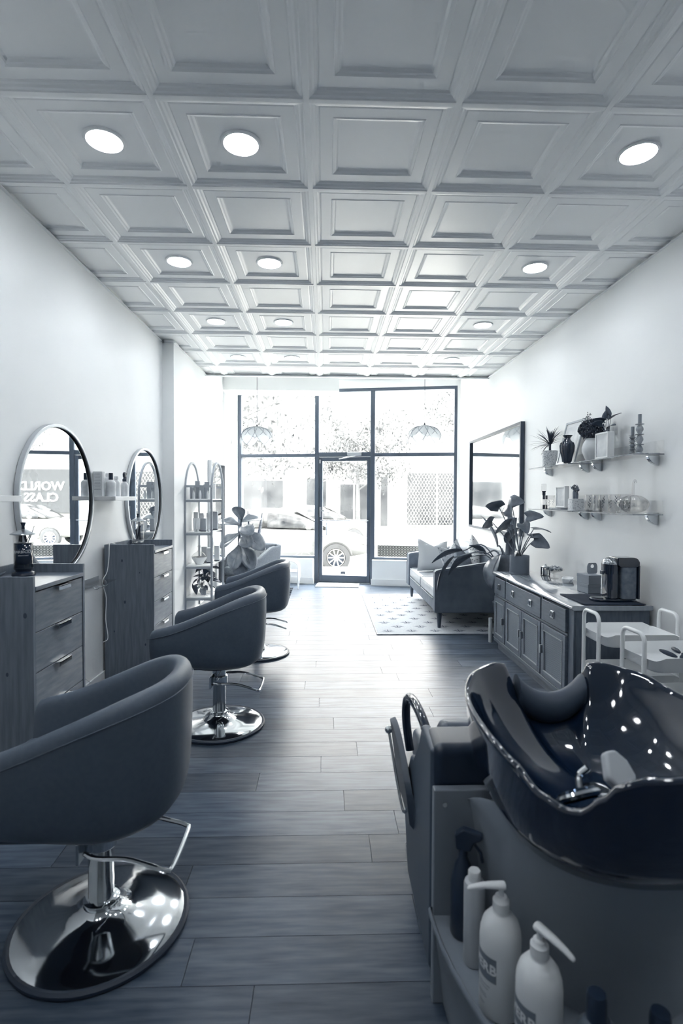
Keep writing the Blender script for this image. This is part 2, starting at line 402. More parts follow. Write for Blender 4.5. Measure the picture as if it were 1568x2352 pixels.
def mirror(label, y, z=1.385, R=.465):
    t = thing('round_mirror', label, 'mirror', (LX + .001, y, z), group='round wall mirrors')
    G().lathe([(.0001, 0), (R - .02, 0), (R - .02, .014), (.0001, .014)], (0, 0, 0), 72, axis='x').obj('mirror_glass', m_mirror, t)
    G().lathe([(R - .022, .002), (R, .002), (R, .028), (R - .004, .030), (R - .018, .030), (R - .022, .026)], (0, 0, 0), 72, axis='x', caps=False).obj('frame', m_mframe, t)
    return t
mirror('round wall mirror with slim pale frame, nearest the camera', 3.35)
mirror('round wall mirror with slim pale frame, beside the wall pier', 4.92)

def wall_shelf(label, y0, y1):
    t = tag(G().box(0, .168, y0, y1, 0, .03).obj('floating_shelf', m_lacq, bevel=.002), label, 'shelf', 'white floating shelves')
    t.location = (LX + .001, 0, 1.378); return t
s1 = wall_shelf('white floating shelf between the two round mirrors holding hair products', 3.84, 4.24)
s2 = wall_shelf('white floating shelf cut off by the left edge of the picture', 2.2, 2.67)

# products on the shelf between the mirrors (shelf top z = 1.408)
ZS = 1.4085; SX = LX + .1
def vial(name, label, cat, loc, r, h, neck, capm, bodym, group=None, trig=False, caph=.03, rz=0):
    t = thing(name, label, cat, loc, rz, group)
    G().lathe([(.001, 0), (r * .95, 0), (r, .004), (r, h * .78), (r * .8, h * .9), (neck, h * .97), (neck, h), (.001, h)], n=20).obj('bottle_body', bodym, t)
    if trig:
        G().lathe([(neck * 1.3, h), (neck * 1.3, h + .018), (neck * .8, h + .022), (neck * .8, h + .04)], n=12).obj('collar', capm, t)
        G().prism([(-.014, h + .035), (.014, h + .035), (.018, h + .05), (.03, h + .055), (.035, h + .066), (.0, h + .072), (-.016, h + .06)], 'yz', -.009, .009).obj('trigger_head', capm, t, bevel=.003)
        G().tube([(0, .016, h + .05), (0, .03, h + .035), (0, .033, h + .015)], .0035, 6).obj('trigger', capm, t)
    else:
        G().lathe([(.001, h - .004), (neck * 1.35, h - .004), (neck * 1.2, h + caph), (.001, h + caph)], n=16).obj('cap', capm, t)
    return t
m_pl = mat('pale_plastic', .86, .35); m_lab = mat('label_print', .55, .6); m_dk = mat('dark_cap', .1, .3)
m_clear = mat('frosted_plastic', .82, .2, var=.05, scale=20)
def carton(name, label, loc, sx, sy, h, m, band=None, cat='box', group=None, rz=0, lines=0):
    t = thing(name, label, cat, loc, rz, group)
    G().box(-sx / 2, sx / 2, -sy / 2, sy / 2, 0, h).obj('carton', m, t, bevel=.0015)
    if band: G().box(-sx / 2 - .0004, sx / 2 + .0004, -sy / 2 - .0004, sy / 2 + .0004, band[0] * h, band[1] * h).obj('band', m_dk, t)
    for i in range(lines):
        w = sx * (.34 + .08 * ((i * 7) % 3) / 2)
        G().box(-w, w * .85, -sy / 2 - .0006, -sy / 2, h * (.93 - i * .72 / lines) - .0012, h * (.93 - i * .72 / lines) + .0012).obj('print_line', m_lab, t)
    return t
carton('product_box', 'white printed carton standing on the shelf between the mirrors', (-1.628, 3.88, ZS), .062, .05, .178, m_pl, lines=12)
vial('spray_bottle', 'pale spray bottle with a tall dark cap beside the printed carton', 'bottle', (-1.560, 3.92, ZS), .034, .125, .012, m_dk, m_clear, 'hair products on the wall shelf', caph=.045)
vial('pump_bottle', 'white bottle behind the dark-capped spray bottle', 'bottle', (-1.612, 3.99, ZS), .03, .15, .012, m_pl, m_pl, 'hair products on the wall shelf', caph=.02)
vial('clear_bottle', 'plain white bottle between the spray bottle and the trigger bottle', 'bottle', (-1.565, 4.03, ZS), .03, .13, .012, m_pl, m_pl, 'hair products on the wall shelf', caph=.02)
vial('trigger_bottle', 'clear spray bottle with a black trigger head beside the second mirror', 'bottle', (-1.545, 4.14, ZS), .027, .115, .012, m_dk, m_clear, 'hair products on the wall shelf', trig=True)

# disinfectant jars
m_jar = glass_mat('jar_glass', .93, .02, 1.3); m_liq = mat('dark_liquid', .10, .12); m_comb = mat('black_comb', .07, .4)
def bend(g, R, z0):                     # wrap flat lettering (x,y) round a cylinder facing local +x
    g.V = [((R + z) * cos(x / R), (R + z) * sin(x / R), y + z0) for x, y, z in g.V]; return g
def jar(label, loc, liquid, rz=0):
    t = thing('disinfectant_jar', label, 'jar', loc, rz, 'glass disinfectant jars')
    G().lathe([(.001, 0), (.052, 0), (.054, .006), (.05, .016), (.036, .022), (.036, .028), (.043, .034), (.044, .04)], n=28).obj('foot', m_jar if not liquid else m_black, t)
    G().lathe([(.043, .034), (.045, .04), (.045, .205), (.047, .208), (.043, .21), (.042, .205), (.042, .04)], n=32, caps=False).obj('glass_wall', m_jar, t)
    lid = G().lathe([(.001, .236), (.012, .235), (.03, .224), (.058, .212), (.06, .208), (.052, .206), (.001, .206)], n=32).obj('lid', m_steel, t)
    G().lathe([(.008, .234), (.007, .25), (.012, .264), (.012, .268), (.001, .269)], n=14).obj('knob', m_dk, lid)
    if liquid: G().lathe([(.001, .036), (.0415, .036), (.0415, .165), (.001, .165)], n=28).obj('liquid', m_liq, t)
    zb = .17 if liquid else .042
    for i, (a, b, h) in enumerate(((-.02, .01, .10), (.012, -.016, .13), (.02, .015, .11), (-.006, -.02, .09))):
        if liquid and i in (0,): continue
        g = G().obox((a * .6, b * .6, zb + (.02 if liquid else h / 2)), .012, .003, (.04 if liquid else h), (.12 * (1 if a > 0 else -1), -.16 * (1 if b > 0 else -1), .5 * i))
        g.obj('comb', m_comb, t)
    if liquid:
        G().tube([(.012, .02, .165), (.02, .034, .2), (.028, .048, .25)], .0016, 6).obj('rod', m_dk, t)
        G().tube([(-.005, .01, .165), (-.012, .026, .2), (-.004, .034, .21), (.006, .03, .2), (.008, .02, .165)], .0018, 6).obj('clip_wire', m_steel, t)
        lab = G(); n = 10
        lab.loft([[(.0458 * cos(a), .0458 * sin(a), z) for z in (.06, .16)] for a in [-.9 + 1.8 * i / n for i in range(n + 1)]], closed=False, caps=False)
        lab.obj('label', m_liq, t, solid=.0004)
        bend(text_geo('BARBICIDE', .019, .0004), .0462, .122).obj('lettering', mat('pale_print', .8, .5), t, smooth=False)
        bend(text_geo('DISINFECTANT', .007, .0004), .0462, .104).obj('lettering', MATS['pale_print'], t, smooth=False)
    else:
        G().lathe([(.0432, .048), (.0454, .048), (.0454, .06), (.0432, .06)], n=28, caps=False).obj('base_band', m_steel, t)
    return t
jar('tall glass jar of dark liquid with chrome lid and printed label', (-1.52, 2.72, 1.0055), True, rz=radians(-62))
jar('clear glass jar with combs and chrome lid under the second mirror', (-1.50, 4.30, 1.0055), False)

# succulent ornament and pebble on the near dresser
m_leafd = mat('dusky_leaf', .36, .5, var=.12, scale=12); m_leafl = mat('pale_leaf', .55, .45, var=.12, scale=10)
t = thing('succulent_rosette', 'dusky rosette succulent ornament beside the dark liquid jar', 'plant', (-1.535, 2.47, 1.006))
def petal(L, Wd, curl, n=6):
    rings = []
    for i in range(n + 1):
        u = i / n; w = Wd * (sin(pi * min(1, .12 + u * .88)) ** .7) * (1 - .25 * u)
        x = L * u; z = curl * u * u * L
        rings.append([(x, -w, z + .25 * w), (x, -w * .5, z + .05 * w), (x, 0, z - .05 * w), (x, w * .5, z + .05 * w), (x, w, z + .25 * w)])
    return G().loft(rings, closed=False, caps=False)
for k in range(13):
    tier = 0 if k < 6 else (1 if k < 10 else 2)
    L = (.075, .06, .045)[tier]
    o = petal(L, L * .38, (.35, .6, .9)[tier]).obj('leaf', m_leafd, t, solid=.002)
    o.rotation_euler = (0, -radians((5, 35, 62)[tier]), k * 2.4); o.location = (0, 0, .015 + .008 * tier)
G().lathe([(.001, 0), (.03, 0), (.034, .01), (.028, .022), (.001, .026)], n=14).obj('core', m_leafd, t)
p = tag(G().ell((0, 0, .012), .03, .024, .013, 14, 8).obj('pebble', mat('grey_stone', .42, .6, var=.05, scale=30)), 'smooth grey pebble lying beside the succulent', 'pebble'); p.location = (-1.445, 2.52, 1.0045)

# white cable from dresser two and the wall socket strip
cpts = [(-1.585, 4.05, 1.053), (-1.60, 3.995, 1.062), (-1.602, 3.985, 1.03), (-1.605, 3.985, .95), (-1.615, 3.975, .85), (-1.63, 3.93, .78), (-1.62, 3.97, .66), (-1.625, 3.97, .5), (-1.61, 3.97, .36), (-1.64, 3.96, .33)]
tag(G().tube(catmull(cpts, 5), .0035, 6).obj('cable', m_lacq), 'thin white power cable hanging down the side of the second dresser', 'cable')
t = thing('wire_shelf', 'small clear wall ledge with hanging wires between the dressers', 'shelf', (LX, 3.72, .80))
G().box(0, .14, -.06, .2, 0, .006).obj('ledge', m_glass, t); G().box(0, .012, -.06, .2, -.03, .03).obj('back_rail', m_mframe, t)
for k, yy in enumerate((-.02, .05, .12)):
    G().tube(arc((.09, yy, -.012), .02, 200, 340, 6, 'xz'), .003, 6).obj('hook', m_steel, t)
tag(G().tube(catmull([(LX + .008, 3.3, .36), (LX + .012, 3.45, .31), (LX + .01, 3.62, .2), (LX + .012, 3.8, .08), (LX + .02, 3.95, .02)], 5), .003, 6).obj('cable', m_lacq), 'white cable sloping down the wall between the dressers', 'cable')

# ------------------------------------------------------------------ salon chairs
m_vinyl = mat('slate_vinyl', .30, .42, var=.012, scale=60, bump=.06, bscale=260, spec=.4)
m_rubber = mat('black_rubber', .10, .5)
def salon_chair(label, loc, rz=0):
    t = thing('salon_chair', label, 'chair', loc, rz, 'salon styling chairs')
    # U path: arm front (-x) -> back (+x) -> other arm front
    path = []
    for i in range(8): path.append((-.345 + .36 * i / 8, -.283))
    for i in range(25):
        a = -pi / 2 + pi * i / 24; e = .86
        path.append((.015 + .265 * math.copysign(abs(cos(a)) ** e, cos(a)), .283 * math.copysign(abs(sin(a)) ** e, sin(a))))
    for i in range(1, 9): path.append((.015 - .36 * i / 8, .283))
    n = len(path); rings = []; pip = []
    for i, (x, y) in enumerate(path):
        a, b = path[max(0, i - 1)], path[min(n - 1, i + 1)]
        tx, ty = b[0] - a[0], b[1] - a[1]; l = math.hypot(tx, ty); nx, ny = ty / l, -tx / l
        u = (x + .345) / .625; s_ = u * u * (3 - 2 * u)
        zt = .655 + .035 * u + .155 * s_; zb = .405 + .035 * (1 - u) ** 2
        fr = max(0, 1 - (x + .345) / .05)      # soften the front end
        sec = [(-.085, zb), (-.045, zb + .004), (-.016, zb + .03), (-.004, zb + .09), (.004, (zb + zt) / 2), (.006, zt - .06), (.003, zt - .028), (-.008, zt - .008),
               (-.028, zt), (-.048, zt - .007), (-.060, zt - .028), (-.064, zt - .07), (-.068, zb + .09), (-.085, zb + .05)]
        rings.append([(x + o * nx, y + o * ny, z - .006 * fr) for o, z in sec])
        pip.append((x + .0065 * nx, y + .0065 * ny, zt - .045))
    G().loft(rings).obj('shell', m_vinyl, t, sub=1, angle=75)
    G().tube(pip, .0018, 6).obj('piping', m_vinyl, t)
    plan = [(-.35, -.222), (0, -.222), (.10, -.20), (.17, -.14), (.20, -.05), (.20, .05), (.17, .14), (.10, .20), (0, .222), (-.35, .222)]
    G().prism(plan, 'xy', .408, .44).obj('seat_base', m_vinyl, t, bevel=.012)
    G().prism(plan, 'xy', .44, .53).obj('seat_cushion', m_vinyl, t, bevel=.03, seg=4)
    G().lathe([(.001, .40), (.20, .40), (.21, .412), (.001, .412)], n=28).obj('under_plate', m_rubber, t)
    G().lathe([(.040, .055), (.040, .30), (.041, .302), (.041, .402)], n=28).obj('column', m_chrome, t)
    G().lathe([(.001, .016), (.255, .016), (.262, .018), (.24, .026), (.18, .032), (.11, .044), (.07, .060), (.056, .078), (.050, .078), (.050, .086), (.056, .088), (.056, .094), (.043, .098), (.001, .098)], n=56).obj('base_disc', m_chrome, t, angle=50)
    G().lathe([(.001, 0), (.27, 0), (.276, .006), (.276, .014), (.268, .021), (.257, .019), (.001, .014)], n=56).obj('rubber_ring', m_rubber, t)
    loop = catmull([(-.02, -.075, .285), (.03, -.105, .29), (.12, -.11, .29), (.20, -.115, .27), (.245, -.115, .255), (.258, -.09, .252), (.258, .09, .252), (.245, .115, .255), (.20, .115, .27), (.12, .11, .29), (.03, .105, .29), (-.02, .075, .285)], 4)
    G().tube(loop, .0075, 8).obj('footrest', m_chrome, t)
    G().box(-.045, -.035, -.085, .085, .25, .32).lathe([(.05, .265), (.05, .31)], n=20).obj('footrest_clamp', m_chrome, t, bevel=.003)
    return t
c0 = salon_chair('slate tub salon chair nearest the camera on a chrome disc base', (-.73, 1.735, 0))
copy_thing(c0, (-.65, 3.27, 0), 0, 'slate tub salon chair standing second from the camera, before the second dresser')
copy_thing(c0, (-.60, 4.79, 0), 0, 'slate tub salon chair farthest from the camera, in front of the arched rack')
# ================================================================== RIGHT SIDE
m_cred = mat('walnut_stain', .33, .42, var=.04, scale=5, stretch=(14, 2, 14), bump=.08, detail=6, rand=.05)
m_credv = mat('walnut_stain_end', .30, .42, var=.04, scale=5, stretch=(14, 14, 2), bump=.08, detail=6)
m_credtop = mat('polished_top', .52, .13, var=.03, scale=4, stretch=(10, 1.5, 1), spec=.6, coat=.5)
m_cane = two_tone('cane_weave', .34, .52, 'ShaderNodeTexChecker', 130, .6, (.45, .55), bump=.5)
m_edge = mat('pale_bead', .62, .4)  # even tone for the thin beads, paler than the walnut
t = thing('credenza', 'long walnut credenza with cane doors under the clear wall shelves', 'cabinet', (1.59, 0, 0))
Y0, Y1, XD = 3.34, 4.93, .50
G().box(.03, XD, Y0 + .02, Y1 - .02, 0, .075).obj('plinth', m_cred, t)
G().box(.012, XD, Y0 + .006, Y1 - .006, .07, .69).obj('carcass', m_credv, t, bevel=.006)
G().box(0, .012, Y0, Y0 + .075, .07, .69).obj('corner_post', m_credv, t, bevel=.003); G().box(0, .012, Y1 - .03, Y1, .07, .69).obj('corner_post', m_credv, t, bevel=.003)
G().prism([(-.02, .70), (-.005, .688), (XD + .01, .688), (XD + .01, .72), (-.008, .72), (-.02, .712)], 'xz', Y0 - .012, Y1 + .012).obj('top_board', m_credtop, t, bevel=.003)
G().box(-.004, .004, Y0, Y1, .075, .105).obj('base_rail', m_cred, t, bevel=.002); G().box(-.008, .008, Y0, Y1, .105, .112).obj('bead', m_edge, t)
G().box(-.006, .006, Y0 + .075, Y1 - .03, .505, .52).obj('mid_rail', m_cred, t, bevel=.002)
def ring_pull(par, y, z):
    h = G().box(-.022, -.016, y - .024, y + .024, z - .026, z + .026).obj('pull_plate', m_steel, par, bevel=.002)
    G().box(-.0235, -.0215, y - .014, y + .014, z - .017, z + .015).obj('pull_recess', m_dk, h)
    G().tube([(-.026, y - .018, z + .018), (-.03, y - .018, z - .016), (-.03, y + .018, z - .016), (-.026, y + .018, z + .018)], .003, 6).obj('ring', m_chrome, h)
for a, b, pulls in ((4.605, 4.895, (4.75,)), (3.835, 4.585, (4.40, 4.02)), (3.425, 3.815, (3.62,))):
    d = G().box(-.016, .012, a, b, .527, .678).obj('drawer', m_cred, t, bevel=.003)
    for y in pulls: ring_pull(d, y, .603)
for a, b, hy in ((4.605, 4.895, 4.64), (4.215, 4.585, 4.235), (3.835, 4.205, 4.185), (3.425, 3.815, 3.795)):
    d = G()
    for q in ((a, a + .042, .12, .5), (b - .042, b, .12, .5), (a + .042, b - .042, .12, .162), (a + .042, b - .042, .458, .5)): d.box(-.016, .012, q[0], q[1], q[2], q[3])
    d = d.obj('door', m_cred, t, bevel=.002)
    G().box(-.008, .0, a + .04, b - .04, .16, .46).obj('cane_panel', m_cane, d, smooth=False)
    fr = G(); e = .006
    for q in ((a + .042, a + .042 + e, .162, .458), (b - .042 - e, b - .042, .162, .458), (a + .042, b - .042, .162, .162 + e), (a + .042, b - .042, .458 - e, .458)): fr.box(-.019, -.010, *q)
    fr.obj('bead_frame', m_edge, d)
    G().box(-.034, -.016, hy - .007, hy + .007, .285, .345).obj('handle', m_steel, d, bevel=.002)
for a in (4.595, 3.825): G().box(-.006, .012, a - .008, a + .008, .112, .69).obj('stile', m_cred, t, bevel=.002)

# ---- items on the credenza (top at z = .7205)
ZT = .7205
def pot(t, r, h, m, flare=1.0, n=32, saucer=True, soil=True):
    G().lathe([(.001, 0), (r * .96, 0), (r, .006), (r * flare, h), (r * flare - .008, h), (r * flare - .012, h * .86), (.001, h * .86)], (0, 0, .014 if saucer else 0), n).obj('pot', m, t)
    if saucer: G().lathe([(.001, 0), (r * .98, 0), (r * 1.02, .004), (r * 1.02, .02), (.001, .013)], n=n).obj('saucer', m, t)
    if soil: G().lathe([(.001, h * .87), (r * flare - .013, h * .87), (.001, h * .9)], (0, 0, .014 if saucer else 0), n).obj('soil', mat('potting_soil', .12, .9), t)
def heart_leaf(L, Wd, fold=.25, droop=.35, notch=.18, split=0):
    """heart-shaped leaf blade, base at the origin, tip along +x"""
    n = 12; g = G(); rows = []
    for i in range(n + 1):
        u = i / n; w = Wd * (1 - u) ** .62 * (1.0 if u > .25 else (.55 + 1.8 * u)) * .72
        x0 = L * u; back = -notch * L * max(0, 1 - u / .35)
        row = []
        for j in range(-3, 4):
            f = j / 3; xx = x0 + back * abs(f) ** 1.2
            z = fold * abs(f) * w - droop * L * u * u + .02 * L * sin(6 * u + 2 * f)
            row.append((xx, f * w, z))
        rows.append(row)
    return g.loft(rows, closed=False, caps=False)
m_mon = mat('monstera_leaf', .36, .32, var=.08, scale=14, spec=.5); m_stem = mat('plant_stem', .42, .5)
def leafy(t, tip, base, face, L, Wd, m, r=.004, mesh=None, mid=None, fold=.2, droop=.3):
    """a stem from base to tip and one leaf at its end: face = (yaw, pitch, roll) of the blade"""
    b, p = Vector(base), Vector(tip)
    c = Vector(mid) if mid else (b * .45 + p * .55 + Vector((0, 0, .06 * (p - b).length)))
    G().tube(catmull([b, c, p], 6), [r * 1.3] * 6 + [r] * 6 + [r * .8], 6).obj('stem', m_stem, t)
    o = (mesh or heart_leaf(L, Wd, fold, droop)).obj('leaf', m, t, solid=.0015); o.location = p; o.rotation_euler = (radians(face[2]), radians(-face[1]), radians(face[0]))
t = thing('monstera_plant', 'monstera with broad heart leaves in a grey cylinder pot on the credenza', 'plant', (1.765, 4.78, ZT))
pot(t, .086, .155, mat('matte_grey_pot', .42, .7))
for tip, face, L, Wd in (((-.19, .0, .60), (200, 20, 40), .17, .13), ((-.12, -.02, .63), (250, -30, 60), .17, .15), ((-.08, .0, .655), (300, 5, 70), .12, .11), ((-.26, -.02, .47), (200, -10, 60), .14, .11),
                         ((-.10, -.03, .46), (185, -20, 55), .18, .10), ((.0, -.06, .46), (280, -35, 20), .11, .10), ((.055, -.02, .52), (330, 10, 60), .14, .10), ((.12, -.02, .41), (350, 5, 12), .15, .07), ((.11, -.05, .31), (340, -15, 50), .15, .14), ((.09, -.03, .34), (10, 8, 18), .13, .09), ((-.03, -.05, .22), (200, -40, 20), .07, .06)):
    leafy(t, tip, (random.uniform(-.02, .02), random.uniform(-.02, .02), .14), face, L, Wd, m_mon)

t = thing('candle_jar', 'square dark-framed candle lantern with pale candle behind the candy dish', 'candle', (1.955, 4.66, ZT))
for sx in (-.026, .026):
    for sy in (-.026, .026): G().box(sx - .004, sx + .004, sy - .004, sy + .004, 0, .075).obj('post', m_dk, t)
G().box(-.03, .03, -.03, .03, 0, .008).obj('base', m_steel, t); G().box(-.03, .03, -.03, .03, .070, .078).obj('rim', m_dk, t)
G().lathe([(.001, .008), (.021, .008), (.021, .06), (.001, .06)], n=16).obj('candle', m_pl, t); G().lathe([(.03, .078), (.012, .09), (.006, .1), (.011, .104), (.001, .108)], n=14).obj('lid', m_steel, t)
t = thing('candy_dish', 'footed glass candy dish heaped with wrapped sweets', 'dish', (1.965, 4.50, ZT))
m_cut = glass_mat('cut_glass', .88, .08, .8)
G().lathe([(.001, 0), (.035, 0), (.037, .004), (.012, .012), (.009, .03), (.012, .04), (.05, .055), (.082, .07), (.086, .082), (.082, .082), (.05, .062), (.001, .05)], n=28).obj('bowl', m_cut, t)
for k in range(22):
    a = k * 2.4; r = .012 * math.sqrt(k) + .008
    w = tag(G().ell((0, 0, 0), .016, .011, .010, 8, 6).obj('wrapped_sweet', mat('sweet_wrapper_%d' % (k % 3), (.55, .75, .35)[k % 3], .35)), 'small wrapped sweet piled in the footed glass dish', 'sweet', 'wrapped sweets in the glass dish')
    w.location = (1.965 + r * cos(a), 4.50 + r * sin(a), ZT + .078 + .022 * (1 - r / .07) + .004 * (k % 2)); w.rotation_euler = (k, k * 1.7, k * .9)
t = thing('soap_dish', 'white oblong ceramic dish in front of the candy dish', 'dish', (1.985, 4.29, ZT), rz=radians(62))
G().loft([[(x * s, y * s, z) for x, y in rrect(-.085, .085, -.042, .042, .04, 5)] for s, z in ((.82, 0), (.95, .012), (1, .036), (.94, .036), (.8, .022))]).obj('dish_body', m_white, t)
for k, (lab, hh) in enumerate((('lower of two grey gift boxes stacked behind the coffee machine', 0), ('upper of two grey gift boxes stacked behind the coffee machine', .0665))):
    o = tag(G().box(-.05, .05, -.07, .07, 0, .066).obj('gift_box', mat('grey_card', .55, .6), bevel=.004), lab, 'box', 'grey gift boxes'); o.location = (1.93, 3.83, ZT + hh); o.rotation_euler = (0, 0, .1 + .05 * k)
    l = G().box(-.051, .051, -.071, .071, .045, .0665).obj('lid', MATS['grey_card'], o, bevel=.002)
t = thing('paper_tag', 'grey tag-shaped card with a round hole standing on the gift boxes', 'tag', (1.965, 3.85, ZT + .133), rz=.1)
g = G(); n = 24; outer = []; inner = []
for i in range(n):
    a = 2 * pi * i / n; inner.append((.014 * cos(a), .055 + .014 * sin(a)))
    c, s_ = cos(a), sin(a); k = min(.04 / max(abs(c), 1e-6), (.025 if s_ > 0 else .055) / max(abs(s_), 1e-6)); x, z = c * k, .055 + s_ * k
    if z > .062 and abs(x) > .028: x = math.copysign(.028 + (.08 - z) * .6, x)
    outer.append((x, z))
g.loft([[(x, 0, z) for x, z in outer], [(x, 0, z) for x, z in inner], [(x, .004, z) for x, z in inner], [(x, .004, z) for x, z in outer]], loop=True).obj('card', MATS['grey_card'], t, smooth=False)
# coffee machine on a black cloth
m_gloss = mat('gloss_black', .03, .08, coat=.6, spec=.6)
cl = G(); n = 12
for_ = [[(-.2 + .4 * i / n, -.19 + .38 * j / n, .003 + .0015 * sin(i * 1.3 + j * .7)) for j in range(n + 1)] for i in range(n + 1)]
cl = tag(cl.loft(for_, closed=False, caps=False).obj('black_cloth', mat('black_towel', .07, .9, bump=.5, bscale=300), solid=.005), 'black cloth mat under the coffee machine', 'mat'); cl.location = (1.863, 3.53, ZT + .002); cl.rotation_euler = (0, 0, -.03)
t = thing('coffee_machine', 'glossy black capsule coffee machine with clear water tank', 'coffee machine', (1.93, 3.47, ZT + .008), rz=0)
G().prism(rrect(-.17, .125, -.065, .065, .06, 6), 'xy', 0, .018).obj('base', m_gloss, t, bevel=.004)
G().prism(rrect(-.075, .0, -.055, .055, .03, 6), 'xy', .018, .23).obj('brew_column', m_gloss, t, bevel=.006)
G().prism(rrect(-.09, .01, -.06, .06, .055, 8), 'xy', .185, .245).obj('brew_head', m_gloss, t, bevel=.012, seg=3)
G().ell((-.04, 0, .245), .05, .058, .045, 20, 12).obj('head_dome', mat('speckled_chrome', .55, .18, .8, var=.35, scale=160), t)
G().box(-.1, -.085, -.018, .018, .175, .2).obj('spout', m_dk, t, bevel=.004)
G().prism([(0, .228), (.115, .228), (.13, .24), (.13, .262), (.115, .285), (.09, .292), (-.02, .292), (-.02, .24)], 'xz', -.06, .06).obj('top_cover', m_gloss, t, bevel=.008, seg=3)
G().prism(rrect(.012, .118, -.055, .055, .02, 4), 'xy', .02, .228).obj('water_tank', mat('smoked_tank', .36, .15, var=.06, scale=30, spec=.5), t)
G().box(.118, .13, -.06, .06, .018, .24).obj('tank_rail', m_gloss, t, bevel=.003)
G().lathe([(.001, 0), (.04, 0), (.044, .006), (.038, .006), (.001, .002)], (-.125, 0, .018), 28, sx=.9).obj('drip_grid', m_steel, t)

# ---- black-framed mirror on the right wall
t = thing('framed_mirror', 'large black-framed mirror on the wall above the sofa', 'mirror', (RX - .002, 6.64, 1.615), rz=0)
W2, H2 = 1.0, .60
G().box(-.02, 0, -W2, W2, -H2, H2).obj('mirror_glass', mat('aged_mirror', .88, .05, 1.0, var=.06, scale=2.5), t, smooth=False)
for q in ((-W2 - .015, -W2 + .015, -H2 - .015, H2 + .015), (W2 - .015, W2 + .015, -H2 - .015, H2 + .015), (-W2 + .015, W2 - .015, H2 - .015, H2 + .015), (-W2 + .015, W2 - .015, -H2 - .015, -H2 + .015)):
    G().box(-.045, 0, *q).obj('frame_bar', mat('black_frame', .16, .4), t, bevel=.002)

# ---- clear acrylic wall shelves with chrome clamps
m_acr = glass_mat('clear_acrylic', .985, .02, 1.0); m_acre = mat('acrylic_edge', .60, .15, alpha=.55)
def ashelf(label, y0, y1, z):
    t = thing('acrylic_shelf', label, 'shelf', (RX, 0, z), group='clear wall shelves')
    G().box(-.195, -.001, y0, y1, -.008, 0).obj('shelf_plate', m_acr, t, smooth=False)
    G().box(-.009, -.001, y0, y1, 0, .085).obj('upstand', m_acr, t, smooth=False)
    G().box(-.1965, -.195, y0, y1, -.008, 0).box(-.195, -.001, y0 - .0015, y0, -.008, 0).obj('polished_edge', m_acre, t, smooth=False)
    for y in (y0 + .06, y1 - .06):
        b = G().prism([(0, 0), (-.075, 0), (-.07, -.02), (-.05, -.045), (-.02, -.062), (0, -.066)], 'xz', y - .016, y + .016)
        b.V = [(x, yy, z_ - .008) for x, yy, z_ in b.V]; b = b.obj('clamp', m_chrome, t, bevel=.004)
        G().box(-.075, 0, y - .016, y + .016, .001, .008).obj('clamp_cap', m_chrome, b)
ZU, ZL = 1.69, 1.31
ashelf('upper clear shelf carrying the spiky plant and dark vase', 4.18, 5.0, ZU); ashelf('upper clear shelf carrying the candlesticks and round white vase', 3.28, 4.10, ZU)
ashelf('lower clear shelf carrying the perfume bottle and cactus', 4.18, 5.0, ZL); ashelf('lower clear shelf carrying the glass pumpkin and tumblers', 3.28, 4.10, ZL)

# upper shelf items
m_tex = two_tone('woven_ceramic', .66, .86, 'ShaderNodeTexVoronoi', 70, .6, (.2, .5), bump=.6)
m_leafk = mat('deep_leaf', .17, .45, var=.06, scale=20)
def blade(L, Wd, droop):
    n = 7; rows = []
    for i in range(n + 1):
        u = i / n; w = Wd * (1 - u) ** .6 * min(1, .5 + 2 * u)
        rows.append([(L * u, -w, -droop * L * u * u + .3 * w), (L * u, 0, -droop * L * u * u), (L * u, w, -droop * L * u * u + .3 * w)])
    return G().loft(rows, closed=False, caps=False)
t = thing('spiky_plant', 'spiky dracaena in a pale textured pot at the far end of the upper shelf', 'plant', (2.015, 4.74, ZU + .0005))
G().lathe([(.001, 0), (.055, 0), (.062, .004), (.066, .145), (.058, .145), (.055, .13), (.001, .13)], n=28).obj('pot', m_tex, t)
G().lathe([(.012, .12), (.01, .19), (.013, .22)], n=8).obj('trunk', m_leafk, t)
for k in range(46):
    o = blade(random.uniform(.16, .22), .008, random.uniform(.05, .5)).obj('leaf', m_leafk, t); o.location = (0, 0, .2)
    a = k * 137.5; o.rotation_euler = (0, -radians(random.uniform(-8, 80)), radians(a))
    if abs(((a + 180) % 360) - 180) < 60: o.rotation_euler[1] = -radians(random.uniform(66, 85)); o.scale = (.8, 1, 1)
m_art = two_tone('faded_print', .8, .9, 'ShaderNodeTexNoise', 9, .5); m_silver = mat('silver_frame', .66, .3, .5)
def picture(name, label, loc, w, h, rz, lean, fm, fw=.018, matw=.03, d=.014, cat='picture', group=None):
    t = thing(name, label, cat, loc, group=group, rot=(lean, 0, rz))
    for q in ((-w / 2, -w / 2 + fw, 0, h), (w / 2 - fw, w / 2, 0, h), (-w / 2 + fw, w / 2 - fw, 0, fw), (-w / 2 + fw, w / 2 - fw, h - fw, h)):
        G().box(q[0], q[1], 0, d, q[2], q[3]).obj('frame_bar', fm, t, bevel=.002)
    G().box(-w / 2 + fw, w / 2 - fw, .006, d, fw, h - fw).obj('mount', m_pl, t)
    G().box(-w / 2 + fw + matw, w / 2 - fw - matw, .005, .0062, fw + matw, h - fw - matw).obj('print', m_art, t)
    return t
picture('leaning_picture', 'silver-framed print leaning against the wall behind the dark vase', (1.975, 4.36, ZU + .003), .31, .37, radians(-88), radians(-14), m_silver)
t = thing('dark_vase', 'dark glazed vase with flared neck on the upper shelf', 'vase', (1.935, 4.225, ZU + .0005))
